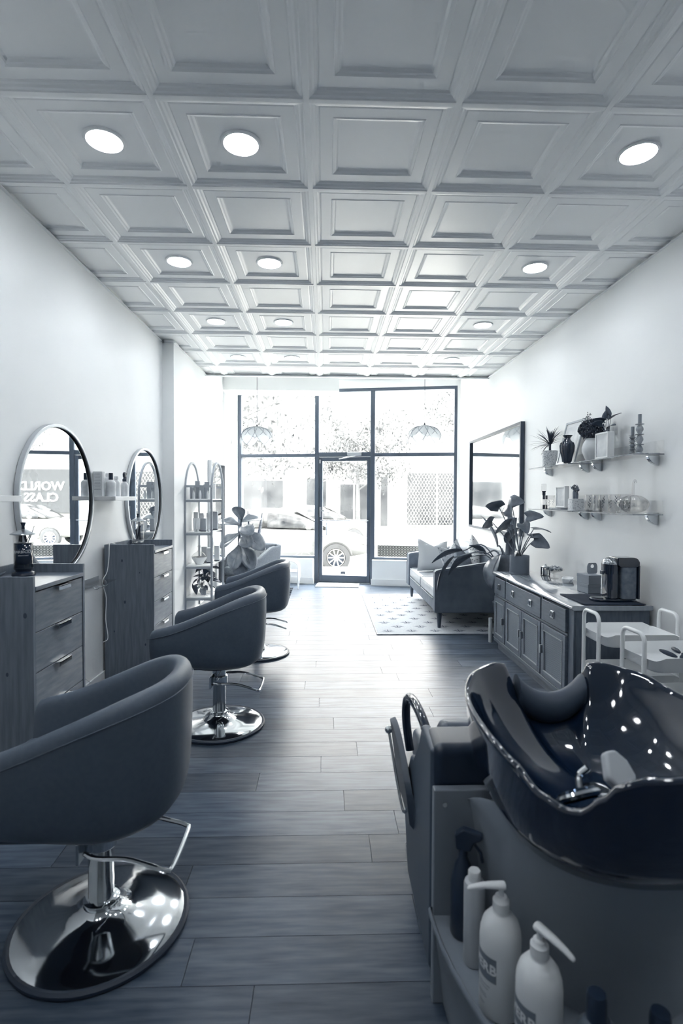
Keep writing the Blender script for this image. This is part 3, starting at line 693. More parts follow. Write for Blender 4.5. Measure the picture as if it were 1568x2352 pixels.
G().lathe([(.001, 0), (.026, 0), (.03, .006), (.034, .04), (.05, .10), (.053, .14), (.045, .165), (.026, .185), (.024, .20), (.042, .222), (.038, .222), (.02, .2), (.02, .18), (.001, .17)], n=36).obj('vase_body', mat('dark_glaze', .16, .12, var=.1, scale=9, stretch=(3, 3, .4), coat=.5), t)
for k in range(16):
    a = 2 * pi * k / 16; G().tube([((r + .001) * cos(a), (r + .001) * sin(a), z) for r, z in ((.031, .01), (.036, .045), (.050, .10), (.053, .14), (.045, .165))], .0035, 5).obj('rib', MATS['dark_glaze'], t)
t = thing('round_vase', 'round white vase filled with a dense dark bush', 'vase', (1.995, 3.945, ZU + .0005))
G().lathe([(.001, 0), (.036, 0), (.05, .02), (.068, .07), (.07, .10), (.06, .135), (.046, .155), (.05, .165), (.044, .165), (.04, .15), (.001, .14)], n=36).obj('vase_body', mat('white_stoneware', .84, .5, var=.03, scale=6), t)
def foliage_ball(n, c, R, sz, zs=1.):
    g = G()
    for k in range(n):
        d = Vector((random.gauss(0, 1), random.gauss(0, 1), random.gauss(0, 1))).normalized() * R * random.uniform(.55, 1.0) ** .6; d.z *= zs
        q = Euler((random.uniform(0, 6), random.uniform(0, 6), random.uniform(0, 6))).to_matrix(); p = Vector(c) + d; s = sz * random.uniform(.7, 1.3)
        g.add([p + q @ Vector(v) * s for v in ((-1, 0, 0), (0, -.5, .15), (1, 0, 0), (0, .5, .15))], [(0, 1, 2, 3)])
    return g
G().add([], []); foliage_ball(950, (0, .01, .235), .092, .0125, .85).obj('foliage', m_leafk, t, smooth=False, kind='stuff')
for k, (x, y, z) in enumerate(((-.02, .03, .34), (.0, .06, .33), (-.03, -.01, .35), (.03, .07, .31), (-.04, .05, .31))):
    G().tube([(0, 0, .16), (x * .5, y * .5, .25), (x, y, z)], .0012, 5).obj('twig', m_leafk, t)
    foliage_ball(8, (x, y, z), .018, .007).obj('sprig', m_leafk, t, smooth=False)
t = thing('leaf_sprig', 'sprig of broad dark leaves rising behind the small white frame', 'plant', (2.04, 3.80, ZU + .0005))
G().lathe([(.001, 0), (.02, 0), (.024, .1), (.012, .13), (.012, .15)], n=14).obj('holder', m_pl, t)
for tip, fa, L in (((0, .03, .30), (60, 60, 0), .09), ((-.02, .02, .28), (150, 20, 30), .08), ((0, -.03, .29), (-80, 25, 20), .10), ((.0, 0, .32), (80, 75, 30), .08), ((-.03, .03, .26), (120, 10, 60), .08), ((-.01, -.03, .23), (-100, 10, 30), .10), ((-.02, -.01, .21), (-140, -20, 30), .09)):
    leafy(t, tip, (0, 0, .14), fa, L, .05, m_leafk, .0018, fold=.15, droop=.2)
picture('small_white_frame', 'small white box frame standing before the leaf sprig', (1.955, 3.735, ZU + .001), .155, .185, radians(-86), 0, m_white, .012, .004, .05)
def candlestick(label, loc, h, nb, r, ch):
    t = thing('candlestick', label, 'candlestick', loc, group='glass bubble candlesticks')
    prof = [(.001, 0), (r * .95, 0), (r * .95, .004)]; s = h / nb
    for k in range(nb):
        z = .004 + s * k
        for i in range(1, 6):
            a = pi * i / 6; prof.append((r * (.35 + .5 * sin(a)), z + s * .8 * i / 6))
        prof += [(r * .4, z + s * .82), (r * 1.0, z + s * .86), (r * 1.0, z + s * .92), (r * .4, z + s * .96)]
    prof += [(r * .45, h + .01), (.001, h + .01)]
    G().lathe(prof, n=24).obj('glass_stem', mat('smoky_glass', .62, .12, var=.1, scale=25, alpha=.75), t, angle=60)
    G().lathe([(.001, 0), (.011, 0), (.011, ch), (.001, ch)], (0, 0, h + .005), 14).obj('candle', mat('grey_wax', .5, .5), t)
candlestick('shorter bubble glass candlestick with grey candle', (2.0, 3.425, ZU + .0005), .125, 5, .022, .055); candlestick('taller bubble glass candlestick with grey candle', (2.005, 3.355, ZU + .0005), .195, 3, .026, .055)
# lower shelf items
t = thing('perfume_bottle', 'clear perfume bottle with dark side bars and tall clear cap', 'bottle', (1.99, 4.80, ZL + .0005))
G().box(-.02, .02, -.03, .03, 0, .125).obj('bottle_body', m_cut, t, bevel=.003); G().box(-.021, .021, -.032, -.022, 0, .04).box(-.021, .021, -.032, -.022, .09, .125).obj('side_bar', m_dk, t)
G().lathe([(.014, .125), (.014, .155), (.018, .158), (.018, .165)], n=14).obj('collar', m_dk, t); G().lathe([(.001, .165), (.022, .165), (.022, .225), (.018, .23), (.001, .23)], n=18).obj('cap', m_jar, t)
def tumbler(label, loc, k):
    t = thing('leaf_tumbler', label, 'glass', loc, group='leaf-printed tumblers')
    G().lathe([(.001, 0), (.034, 0), (.036, .003), (.04, .125), (.038, .125), (.0335, .008), (.001, .008)], n=28).obj('glass_wall', glass_mat('tumbler_glass', .965, .03, 1.2), t)
    for j in range(5):
        a = 2.0 + j * 1.15 + k * .5; z0 = .05 + .03 * ((j + k) % 2)
        for i in range(5):
            da = (.12 if i % 2 else -.12); q = G()
            c = a + da; R = .0388; zc = z0 - .022 + .011 * i
            q.add([(R * cos(a), R * sin(a), zc), (R * cos(c), R * sin(c), zc + .004), (R * cos(a + da * 1.7), R * sin(a + da * 1.7), zc + .016), (R * cos(a + da * .5), R * sin(a + da * .5), zc + .012)], [(0, 1, 2, 3)])
            q.obj('leaf_print', mat('leaf_print', .42, .6), t, smooth=False)
for k, (x, y, l) in enumerate(((1.985, 4.665, 'leaf-printed glass tumbler beside the perfume bottle'), (2.03, 4.57, 'leaf-printed tumbler half hidden behind the lower white frame'), (1.99, 3.945, 'leaf-printed tumbler next to the cactus pot'), (2.0, 3.85, 'second leaf-printed tumbler from the cactus pot'), (1.985, 3.735, 'third leaf-printed tumbler from the cactus pot'), (2.0, 3.635, 'fourth leaf-printed tumbler from the cactus pot'), (2.02, 3.54, 'leaf-printed tumbler touching the glass pumpkin'))): tumbler(l, (x, y, ZL + .0005), k)
picture('small_white_frame', 'small white box frame on the lower shelf beside the cactus', (1.965, 4.41, ZL + .020), .15, .18, radians(-86), 0, m_white, .012, .004, .04)
t = thing('name_block', 'flat pale block with raised lettering under the lower white frame', 'block', (1.985, 4.47, ZL + .0005), rz=radians(-70))
G().box(-.1, .12, -.02, .04, 0, .018).obj('block', mat('grey_block', .7, .6), t, bevel=.001)
for k in range(9): G().box(-.075 + .013 * k, -.067 + .013 * k, -.0215, -.02, .004, .014).obj('raised_letter', m_white, t)
t = thing('potted_cactus', 'small cactus in a pale quilted pot on the lower shelf', 'plant', (1.995, 4.19, ZL + .0005))
G().prism(rrect(-.046, .046, -.046, .046, .012), 'xy', 0, .095).obj('pot', m_tex, t, bevel=.003)
for x, y, h, r in ((-.005, .012, .165, .013), (.0, -.014, .15, .012)):
    c = G().lathe([(.001, .09), (r, .09), (r * 1.1, h - .02), (r * .7, h), (.001, h + .003)], (x, y, 0), 12).obj('cactus_column', mat('cactus_green', .35, .6, var=.05, scale=40), t)
foliage_ball(50, (-.003, .006, .185), .03, .012, .6).obj('crest', mat('cactus_crest', .48, .6), t, smooth=False)
G().ell((.0, -.03, .165), .014, .014, .014, 10, 8).obj('cactus_pad', MATS['cactus_green'], t)
t = thing('glass_pumpkin', 'ribbed clear glass pumpkin with long stem at the near end of the lower shelf', 'ornament', (2.0, 3.405, ZL + .0005))
rings = []
for j in range(13):
    ph = -pi / 2 + pi * j / 12
    rings.append([(cos(ph) * .088 * (1 + .07 * cos(10 * a)) * cos(a), cos(ph) * .088 * (1 + .07 * cos(10 * a)) * sin(a), .06 + .06 * sin(ph)) for a in [2 * pi * i / 60 for i in range(60)]])
G().loft(rings).obj('gourd', glass_mat('pumpkin_glass', .9, .05, 2.4), t)
G().tube(catmull([(0, 0, .11), (-.002, -.002, .17), (0, -.004, .205), (.004, -.012, .212), (.004, -.02, .2)], 4), .0085, 10).obj('stem', MATS['pumpkin_glass'], t)

# ---- white utility trolleys
def trolley(label, loc, rz):
    t = thing('utility_trolley', label, 'trolley', loc, rz, 'white utility trolleys')
    W, D = .225, .15
    for s in (-1, 1):
        p = [(s * W, -.085, .03)] + [(s * W, -.085, .70)] + arc((s * W, -.045, .715), .04, 180, 90, 5, 'yz') + arc((s * W, .045, .715), .04, 90, 0, 5, 'yz') + [(s * W, .085, .70), (s * W, .085, .03)]
        G().tube(p, .011, 10).obj('end_frame', m_white, t)
        for y in (-.085, .085):
            w = G().lathe([(.001, -.012), (.03, -.012), (.032, 0), (.03, .012), (.001, .012)], (s * W, y, .033), 16, axis='x').obj('caster', m_black, t)
    for z in (.14, .36, .585):
        out = rrect(-W + .012, W - .012, -D, D, .05, 6)
        def top(x, y): return .075 if abs(x) < W - .075 else .075 - .022 * min(1, (abs(x) - (W - .075)) / .05) if abs(y) > D - .01 else .053
        tr = G().loft([[(x * .94, y * .92, z) for x, y in out], [(x * .98, y * .98, z + .012) for x, y in out], [(x, y, z + top(x, y)) for x, y in out], [(x * 1.012, y * 1.015, z + top(x, y) + .003) for x, y in out], [(x * .988, y * .985, z + top(x, y)) for x, y in out], [(x * .97, y * .965, z + .014) for x, y in out], [(x * .93, y * .9, z + .004) for x, y in out]])
        tr.obj('tray', m_white, t, angle=50)
    return t
t1 = trolley('white utility trolley standing against the end of the credenza', (1.755, 3.0, 0), 0)
t2 = copy_thing(t1, (1.745, 2.58, 0), .06, 'white utility trolley nearest the wash basin, holding hair tools')
t = thing('hair_clips', 'dark tangle of hair clips lying in the top tray of the near trolley', 'hair clips', (1.80, 2.58, .5915))
for k in range(9):
    o = G().ell((0, 0, 0), .045, .012, .012, 10, 6).obj('clip', m_rubber, t); o.location = (random.uniform(-.09, .09), random.uniform(-.06, .06), .015 + .012 * (k % 4)); o.rotation_euler = (random.uniform(-.2, .2), random.uniform(-.2, .2), k * 1.1)
t = thing('curling_iron', 'black curling iron with cord on the middle tray of the near trolley', 'curling iron', (1.66, 2.56, .372))
G().tube([(-.02, -.09, .05), (-.06, .02, .05), (-.09, .1, .055)], [.013, .014, .010], 10).obj('barrel', m_rubber, t)
G().tube(catmull([(-.02, -.09, .05), (.02, -.12, .085), (.07, -.11, .06), (.1, -.06, .02), (.06, .02, .02)], 5), .004, 6).obj('cord', m_rubber, t)
# ================================================================== SHAMPOO STATION
m_cer = mat('black_ceramic', .035, .06, coat=.8, spec=.6)
m_pearl = mat('pearl_grey_shell', .50, .35, var=.015, scale=3, spec=.5)
m_uph = mat('charcoal_vinyl', .25, .4, bump=.05, bscale=220)
m_uphd = mat('dark_vinyl', .10, .38)
CX = .67
t = thing('shampoo_station', 'backwash shampoo station with black basin, reclining seat and grey pedestal', 'wash station', (CX, 1.26, 0))
# basin: superelliptic rim with raised rear lobes, neck notch (+y) and a dip at the front corners (-y)
def rim_z(a):
    c, s = cos(a), sin(a)                     # a=90deg is the neck side, a=-90 the front deck
    deg = (math.degrees(a) + 360) % 360
    d = abs(((deg - 90) + 180) % 360 - 180)   # angle from the neck direction
    keys = [(0, .79), (10, .80), (14, .86), (17.5, .902), (24, .908), (45, .90), (75, .875), (100, .868), (116, .858), (130, .828), (141, .818), (147, .822), (154, .852), (161, .885), (168, .898), (180, .903)]
    for (d0, z0), (d1, z1) in zip(keys, keys[1:]):
        if d0 <= d <= d1:
            u = (d - d0) / (d1 - d0); u = u * u * (3 - 2 * u); return z0 + (z1 - z0) * u
    return .9
def plan(a, k, e=.72, oy=0.):
    c, s = cos(a), sin(a)
    return (.305 * k * math.copysign(abs(c) ** e, c), .345 * k * math.copysign(abs(s) ** e, s) + oy)
N_ = 120; angs = [2 * pi * i / N_ for i in range(N_)]
rings = []
def ring(k, zf, e=.72, oy=0.): return [(*plan(a, k, e, oy), zf(a)) for a in angs]
BZ = .655
outer = [(.70, lambda a: BZ - .01), (.84, lambda a: BZ + .005), (.92, lambda a: BZ + .05), (.965, lambda a: BZ + (rim_z(a) - BZ) * .55), (.985, lambda a: rim_z(a) - .03), (1.0, lambda a: rim_z(a) - .012), (1.0, lambda a: rim_z(a) - .003), (.985, rim_z), (.962, lambda a: rim_z(a) - .001), (.945, lambda a: rim_z(a) - .012)]
inner = []
for k in (.93, .90, .86, .81, .75, .68, .60, .51, .41, .30, .18, .08, .02):
    inner.append((k, (lambda a, k=k: .678 + (rim_z(a) - .012 - .678) * min(1, k / .945) ** 3.4 * (1 - .25 * max(0, (.93 - k))))))
G().loft([ring(k, z, .72) for k, z in outer] + [ring(k, z, .72 + .28 * (1 - k)) for k, z in inner]).obj('basin', m_cer, t, angle=70)
dr = G().lathe([(.001, 0), (.03, 0), (.034, .004), (.026, .006), (.001, .003)], (0, .02, .679), 24).obj('drain', m_chrome, t)
# neck rest: grey saddle in the notch
rr = []
for i in range(13):
    u = -1 + i / 6; x = u * .098; zc = .797 + .055 * abs(u) ** 2.2
    rr.append([(x, .298 + .036 * cos(b), zc - .02 + .046 * sin(b)) for b in [2 * pi * j / 14 for j in range(14)]])
G().loft(rr).obj('neck_rest', mat('grey_gel', .2, .5), t, angle=80)
# spray head and mixer on the front wall inside the basin
f = G().lathe([(.001, 0), (.042, 0), (.046, .006), (.04, .014), (.001, .02)], (0, 0, 0), 28).obj('mixer_cap', mat('dark_chrome', .2, .08, .9), t); f.location = (-.14, -.185, .78); f.rotation_euler = (radians(-38), radians(-12), 0)
G().lathe([(.040, -.004), (.05, .002), (.046, .008), (.042, .004)], n=32, caps=False).obj('chrome_ring', m_chrome, f)
G().tube(catmull([(.01, .01, .015), (.02, .012, .04), (.04, .0, .05)], 4), .007, 8).obj('lever', m_chrome, f)
h = G().prism([(-.03, -.012), (-.012, .038), (.016, .042), (.036, .02), (.042, -.01), (.026, -.034), (-.012, -.034)], 'xy', 0, .022).obj('spray_head', mat('pale_grey_plastic', .7, .3), t, bevel=.007, seg=3); h.location = (-.085, -.205, .84); h.rotation_euler = (radians(48), radians(6), radians(15))
G().tube(catmull([(.02, -.02, .01), (.05, -.06, .0), (.07, -.1, -.03)], 4), .011, 10).obj('spray_neck', m_chrome, h)
# plumbing tap under the front of the basin
v = G().tube([(.03, -.27, .70), (.03, -.28, .62)], .008, 10).lathe([(.001, 0), (.016, 0), (.016, .02), (.001, .02)], (.03, -.275, .67), 14).obj('drain_valve', m_steel, t)
G().tube(catmull([(-.12, -.2, .63), (-.06, -.24, .61), (0.0, -.26, .64), (.03, -.27, .69)], 5), .006, 8).obj('hose', m_uphd, t)
# pedestal cup, tray and lower body (the station's back board is at y=+.16)
def half(hw, dp, y0=.18, n=30, ox=.02, e=1.0):
    return [(ox + hw * cos(a), y0 + dp * math.copysign(abs(sin(a)) ** e, sin(a))) for a in [pi + pi * i / n for i in range(n + 1)]]
def shell(keys):
    return [[(x, y, z - max(0, z - .57) * max(0, 1 - (.18 - y) / .22) ** 1.5) for x, y in half(hw, dp)] for hw, dp, z in keys]
G().loft(shell([(.255, .33, .245), (.262, .35, .36), (.278, .40, .5), (.292, .455, .60), (.298, .468, .66), (.296, .466, .672), (.286, .45, .668), (.27, .42, .60)])).obj('pedestal', m_pearl, t, angle=60)
G().loft(shell([(.36, .50, 0), (.37, .53, .10), (.388, .585, .225), (.40, .61, .245), (.402, .614, .262), (.398, .608, .268), (.393, .60, .262), (.388, .59, .25), (.30, .42, .248)])).obj('tray_body', m_pearl, t, angle=60)
G().prism(half(.392, .598), 'xy', .23, .2492).obj('tray_floor', m_pearl, t)
G().prism([(-.37, 0), (.40, 0), (.40, .60), (-.37, .60)], 'xz', .172, .20).obj('back_board', m_pearl, t, bevel=.004)
G().lathe([(.001, 0), (.006, 0), (.006, .003), (.001, .004)], (-.34, .168, .56), 12, axis='y').obj('screw', m_steel, t)
# reclining seat behind the basin
G().box(-.365, .375, .205, .36, .57, .705).obj('shoulder_block', m_uphd, t, bevel=.03, seg=4)
G().prism([(.34, .30), (.40, .68), (.47, .68), (.55, .60), (.64, .47), (.98, .43), (.98, .30)], 'yz', -.30, .31).obj('seat_cushion', m_uph, t, bevel=.03, seg=4)
G().loft([[(x, y, z) for x, y in rrect(-hw, hw + .01, .215, ye, .05, 4)] for hw, ye, z in ((.30, .80, .04), (.33, .86, .10), (.355, .93, .24), (.36, .95, .33))]).obj('seat_body', m_uph, t, angle=50)
for s, nm in ((-1, 'l'), (1, 'r')):
    def X(x): return s * x + .005
    side = G().prism([(.22, .05), (.22, .69), (.37, .70), (.42, .62), (.52, .52), (.58, .50), (.66, .40), (.70, .22), (.62, .05)], 'yz', X(.345), X(.375)).obj('side_panel', m_uph, t, bevel=.012, seg=3)
    rows = []
    for i in range(9):
        u = i / 8; y = .50 + .22 * u; lean = .01 + .03 * u
        zt, zb = .40 + .17 * sin(pi / 2 * u), .27 + .03 * u
        rows.append([(X(.365), y, zb), (X(.385 + lean * .35), y, zb + .03), (X(.39 + lean), y, zt), (X(.37 + lean), y, zt + .008), (X(.345 + lean * .5), y, zb + .06)])
    ap = G().loft(rows).obj('arm_panel', m_uph, t, bevel=0, angle=50)
    G().tube(catmull([(X(.385), .52, .36), (X(.40), .56, .31), (X(.415), .60, .38), (X(.43), .64, .48), (X(.44), .66, .545)], 5), .005, 8).ell((X(.442), .66, .555), .014, .014, .014, 12, 8).obj('chrome_rod', m_chrome, ap)
    G().tube(catmull([(X(.35), .74, .44), (X(.362), .76, .55), (X(.362), .74, .635), (X(.355), .66, .665), (X(.345), .52, .655), (X(.335), .40, .60), (X(.33), .34, .54)], 6), .0165, 12).obj('armrest_tube', m_gloss, t)
    G().lathe([(.001, 0), (.022, 0), (.024, .012), (.01, .03), (.01, .06)], (X(.325), .84, 0), 14).obj('chrome_foot', m_chrome, t)
G().tube([(X(0), .9, .43), (X(0), .9, .44)], .01, 6)

# bottles on the station tray (tray floor z = .249)
TZ = .2695 - .0195; TRX, TRY = CX, 1.26
m_wb = mat('white_bottle', .88, .38, spec=.4); m_lbl = mat('grey_label', .42, .5); m_lt = mat('white_print', .88, .5)
def pump_bottle(label, loc, rz, prz, group='white pump bottles'):
    t = thing('pump_bottle', label, 'bottle', loc, rz, group)
    r, h = .046, .165
    G().lathe([(.001, 0), (r - .004, 0), (r, .005), (r, h), (r * .97, h + .016), (r * .85, h + .034), (r * .62, h + .048), (r * .42, h + .054), (.017, h + .056), (.017, h + .068), (.001, h + .068)], n=40).obj('bottle_body', m_wb, t, angle=60)
    G().lathe([(.0185, h + .062), (.0185, h + .082), (.015, h + .085), (.013, h + .092), (.006, h + .093), (.006, h + .108)], n=20).obj('collar', m_wb, t)
    hd = G()
    for_ = []
    for i in range(9):
        u = i / 8; x = -.012 + .088 * u; w = .0135 - .0075 * u; hh = .009 - .0045 * u; z = h + .116 - .004 * u - .012 * u ** 3
        for_.append([(x, w * cos(b), z + hh * sin(b)) for b in [2 * pi * j / 10 for j in range(10)]])
    o = hd.loft(for_).obj('pump_head', m_wb, t, angle=70, sub=1); o.rotation_euler = (0, 0, prz)
    lab = G(); lab.loft([[((r + .0004) * cos(a), (r + .0004) * sin(a), z) for z in (.088, .142)] for a in [-.72 + 1.44 * i / 12 for i in range(13)]], closed=False, caps=False).obj('label_panel', m_lbl, t)
    bend(text_geo('VERB', .030, .0003, .0006), r + .0009, .115).obj('lettering', m_lt, t, smooth=False)
    for k, (w, z) in enumerate(((.5, .074), (.42, .067), (.3, .052), (.34, .047), (.2, .03))):
        G().loft([[((r + .0004) * cos(a), (r + .0004) * sin(a), zz) for zz in (z - .0013, z + .0013)] for a in [-.1 - w + 2 * w * i / 6 for i in range(7)]], closed=False, caps=False).obj('print_line', mat('faint_print', .62, .5), t)
    return t
pump_bottle('white pump bottle with grey label and nozzle swung outward', (.398, 1.165, TZ), radians(-160), radians(-30))
pump_bottle('white pump bottle with grey label and nozzle turned toward the basin, at the picture bottom', (.437, 1.045, TZ), radians(-160), radians(105))
t = thing('slim_bottle', 'slim white bottle with screw cap beside the pump bottles', 'bottle', (.372, 1.285, TZ), radians(-90))
G().lathe([(.001, 0), (.024, 0), (.026, .004), (.026, .195), (.024, .203), (.016, .207), (.001, .207)], n=28).obj('bottle_body', mat('white_tube', .72, .45), t); G().lathe([(.001, .205), (.0155, .205), (.0155, .228), (.0135, .231), (.001, .231)], n=20).obj('cap', m_wb, t)
for z, hh in ((.115, .012), (.055, .008), (.098, .004)): G().loft([[(.0264 * cos(a), .0264 * sin(a), q) for q in (z - hh, z + hh)] for a in [.35 + .5 * i / 5 for i in range(6)]], closed=False, caps=False).obj('print_patch', m_lbl, t)
t = thing('trigger_spray', 'black trigger spray bottle at the back of the station tray', 'bottle', (.366, 1.372, TZ), radians(-20))
G().lathe([(.001, 0), (.03, 0), (.032, .005), (.032, .14), (.02, .19), (.012, .205), (.012, .23)], n=24).obj('bottle_body', m_uphd, t); G().prism([(-.018, .225), (.02, .225), (.03, .25), (.05, .262), (.05, .275), (.0, .285), (-.022, .265)], 'xz', -.012, .012).obj('trigger_head', m_uphd, t, bevel=.006); G().tube([(.025, 0, .25), (.045, 0, .225), (.05, 0, .2)], .004, 6).obj('trigger', m_uphd, t)
m_gb = mat('grey_bottle', .36, .35)
def grey_bottle(label, loc):
    t = thing('grey_bottle', label, 'bottle', loc, 0, 'grey bottles with black caps')
    G().lathe([(.001, 0), (.042, 0), (.046, .005), (.046, .10), (.043, .125), (.034, .148), (.024, .16), (.001, .162)], n=32, sx=1.0, sy=.75).obj('bottle_body', m_gb, t)
    G().lathe([(.0195, .158), (.0185, .20), (.016, .21), (.001, .212)], n=20).obj('cap', m_uphd, t)
grey_bottle('grey bottle with black cap under the middle of the basin', (.520, .975, TZ)); grey_bottle('grey bottle with black cap cut off by the picture corner', (.618, .935, TZ))
# ================================================================== WAITING CORNER, BACK LEFT
m_rack = mat('grey_metal_rack', .62, .4, .2)
t = thing('arched_rack', 'pale metal rack with two arched sides and four white shelves', 'rack', (-1.40, 6.22, 0))
RXH, RYH = .145, .325
for s in (-1, 1):
    pts = [(s * RXH, -RYH, 0), (s * RXH, -RYH, 1.42)] + [(s * RXH, -RYH * cos(a), 1.42 + .385 * sin(a)) for a in [pi * i / 18 for i in range(1, 18)]] + [(s * RXH, RYH, 1.42), (s * RXH, RYH, 0)]
    g = G(); rows = []
    P_ = [Vector(p) for p in pts]
    for i, p in enumerate(P_):
        d = (P_[min(i + 1, len(P_) - 1)] - P_[max(i - 1, 0)]).normalized(); nrm = Vector((1, 0, 0)).cross(d)
        rows.append([p + Vector((a * .011, 0, 0)) + nrm * b * .009 for a, b in ((-1, -1), (1, -1), (1, 1), (-1, 1))])
    g.loft(rows).obj('arch_frame', m_rack, t, smooth=False)
for z in (1.375, 1.01, .64, .29):
    G().box(-RXH + .011, RXH - .011, -RYH, RYH, z, z + .014).obj('shelf_board', m_white, t, bevel=.002)
    for y in (-RYH, RYH): G().box(-RXH, RXH, y - .008, y + .008, z - .022, z).obj('shelf_rail', m_rack, t)
for y in (-RYH, RYH): G().box(-RXH, RXH, y - .008, y + .008, 1.515, 1.54).obj('guard_rail', m_rack, t)
RKX, RKY = -1.40, 6.22
m_carton = mat('grey_carton', .62, .55); m_carton2 = mat('light_carton', .8, .5)
SH = {1: 1.3895, 2: 1.0245, 3: .6545, 4: .3045}
def place(kind, lab, sh, x, y, *a, **k): return kind(*((a[0], lab) + (((RKX + x, RKY + y, SH[sh] + .0005),) if 1 else ())) + a[1:], **k)
gp = 'hair product boxes on the arched rack'
pos_words = ['at the front left', 'at the front beside the first', 'at the front middle', 'at the front right', 'behind the front row on the left', 'behind the front row on the right', 'second row middle', 'last row']
for k, (x, y, sx, h, m) in enumerate(((-.09, -.22, .045, .15, m_carton), (-.035, -.2, .05, .20, m_carton), (.02, -.23, .045, .15, m_carton), (.07, -.19, .055, .19, m_carton), (-.06, -.06, .05, .16, m_carton2), (.05, -.05, .06, .19, m_carton), (0, .05, .05, .17, m_carton2), (.06, .18, .05, .18, m_carton2))):
    carton('product_box', 'slim grey product box on the top rack shelf, ' + pos_words[k], (RKX + x, RKY + y, SH[1] + .0005), sx, .045, h, m, group=gp)
for k, (x, y) in enumerate(((-.06, -.29), (.01, -.285), (.095, -.28))):
    vial('small_vial', 'small white vial on the top rack shelf, number %s along the front rail' % ('one', 'two', 'three')[k], 'bottle', (RKX + x, RKY + y, SH[1] + .0005), .014, .08, .008, m_pl, m_pl, 'white vials on the rack', caph=.012)
for k, (x, y, sx, h, m) in enumerate(((.03, -.2, .062, .145, m_carton), (-.02, -.08, .05, .2, m_carton2), (.05, -.02, .045, .2, m_carton2), (-.1, .0, .05, .21, m_carton2), (.1, .1, .055, .215, m_carton))):
    carton('product_box', 'grey product box with dark foot on the second rack shelf, ' + ('in front', 'behind the front one', 'second row middle', 'by the wall', 'at the far end')[k], (RKX + x, RKY + y, SH[2] + .0005), sx, .05, h, m, band=(0, .06), group=gp)
m_tube = mat('white_tube_plastic', .88, .4)
for k, (x, y, rz) in enumerate(((-.055, -.24, .2), (.10, -.26, -.2), (-.02, -.26, .0))):
    t = thing('squeeze_tube', 'white squeeze tube standing on its cap, second rack shelf, ' + ('left of the grey box', 'right of the grey box', 'between the others')[k], 'tube', (RKX + x, RKY + y, SH[2] + .0005), rz, 'white squeeze tubes on the rack')
    G().lathe([(.001, 0), (.013, 0), (.013, .02), (.001, .02)], n=14).obj('cap', m_pl, t)
    G().loft([[(a * cos(b), c * sin(b), z) for b in [2 * pi * j / 14 for j in range(14)]] for a, c, z in ((.014, .014, .02), (.02, .02, .03), (.022, .016, .08), (.024, .002, .145), (.024, .0015, .15))]).obj('tube_body', m_tube, t)
t = thing('tea_jar', 'round white lidded jar on the third rack shelf', 'jar', (RKX - .02, RKY - .2, SH[3] + .0005))
G().lathe([(.001, 0), (.04, 0), (.045, .01), (.078, .06), (.082, .082), (.001, .082)], n=32).obj('jar_body', m_white, t); G().lathe([(.083, .082), (.083, .09), (.06, .12), (.02, .145), (.012, .165), (.012, .18), (.02, .195), (.014, .21), (.001, .213)], n=32).obj('lid', m_cut, t)
for k, (x, y, sx, h) in enumerate(((.075, -.08, .06, .17), (.0, -.02, .06, .18), (.115, .12, .055, .18), (.02, .1, .05, .16))):
    carton('product_box', 'pale carton with dark foot on the third rack shelf, ' + ('beside the round jar', 'behind the carton by the jar', 'at the far right end', 'last in the row')[k], (RKX + x, RKY + y, SH[3] + .0005), sx, .06, h, m_carton2, band=(0, .06), group=gp)
# vine in a glass jar on the bottom shelf
t = thing('trailing_plant', 'dark trailing plant in a clear jar on the bottom rack shelf', 'plant', (RKX + .02, RKY - .04, SH[4] + .0005))
G().lathe([(.001, 0), (.05, 0), (.062, .01), (.066, .12), (.05, .15), (.05, .16), (.047, .16), (.06, .12), (.056, .012), (.001, .008)], n=28).obj('jar', m_jar, t)
for k in range(26):
    a = k * 2.4; r = random.uniform(.04, .10); z = random.uniform(.06, .30)
    p = (r * cos(a), r * sin(a) - .03, z)
    leafy(t, p, (0, 0, .15), (math.degrees(a) + random.uniform(-40, 40), random.uniform(-60, 10), random.uniform(-30, 30)), random.uniform(.06, .1), random.uniform(.05, .08), m_leafk if k % 3 else m_leafl, .002, mid=(p[0] * .5, p[1] * .5, .22))
tag(G().lathe([(.001, 0), (.04, 0), (.05, .02), (.045, .05), (.001, .055)], n=20).obj('metal_can', m_steel), 'small metal can under the bottom rack shelf', 'can').location = (RKX + .03, RKY - .15, .0)
t = thing('heart_ornament', 'dark heart-shaped leaf ornament at the corner of the bottom rack shelf', 'ornament', (RKX - .06, RKY - .27, SH[4] + .0005))
o = heart_leaf(.11, .07, .1, .05).obj('heart_leaf', m_leafk, t, solid=.004); o.rotation_euler = (0, radians(70), radians(60)); o.location = (0, 0, .115)
t = thing('air_plant', 'spidery air plant lying on the bottom rack shelf edge', 'plant', (RKX + .06, RKY - .28, SH[4] + .0005))
for k in range(14):
    o = blade(.07, .004, random.uniform(-.6, .4)).obj('leaf', m_leafl, t); o.rotation_euler = (0, -radians(random.uniform(0, 50)), k * .9); o.location = (0, 0, .01)
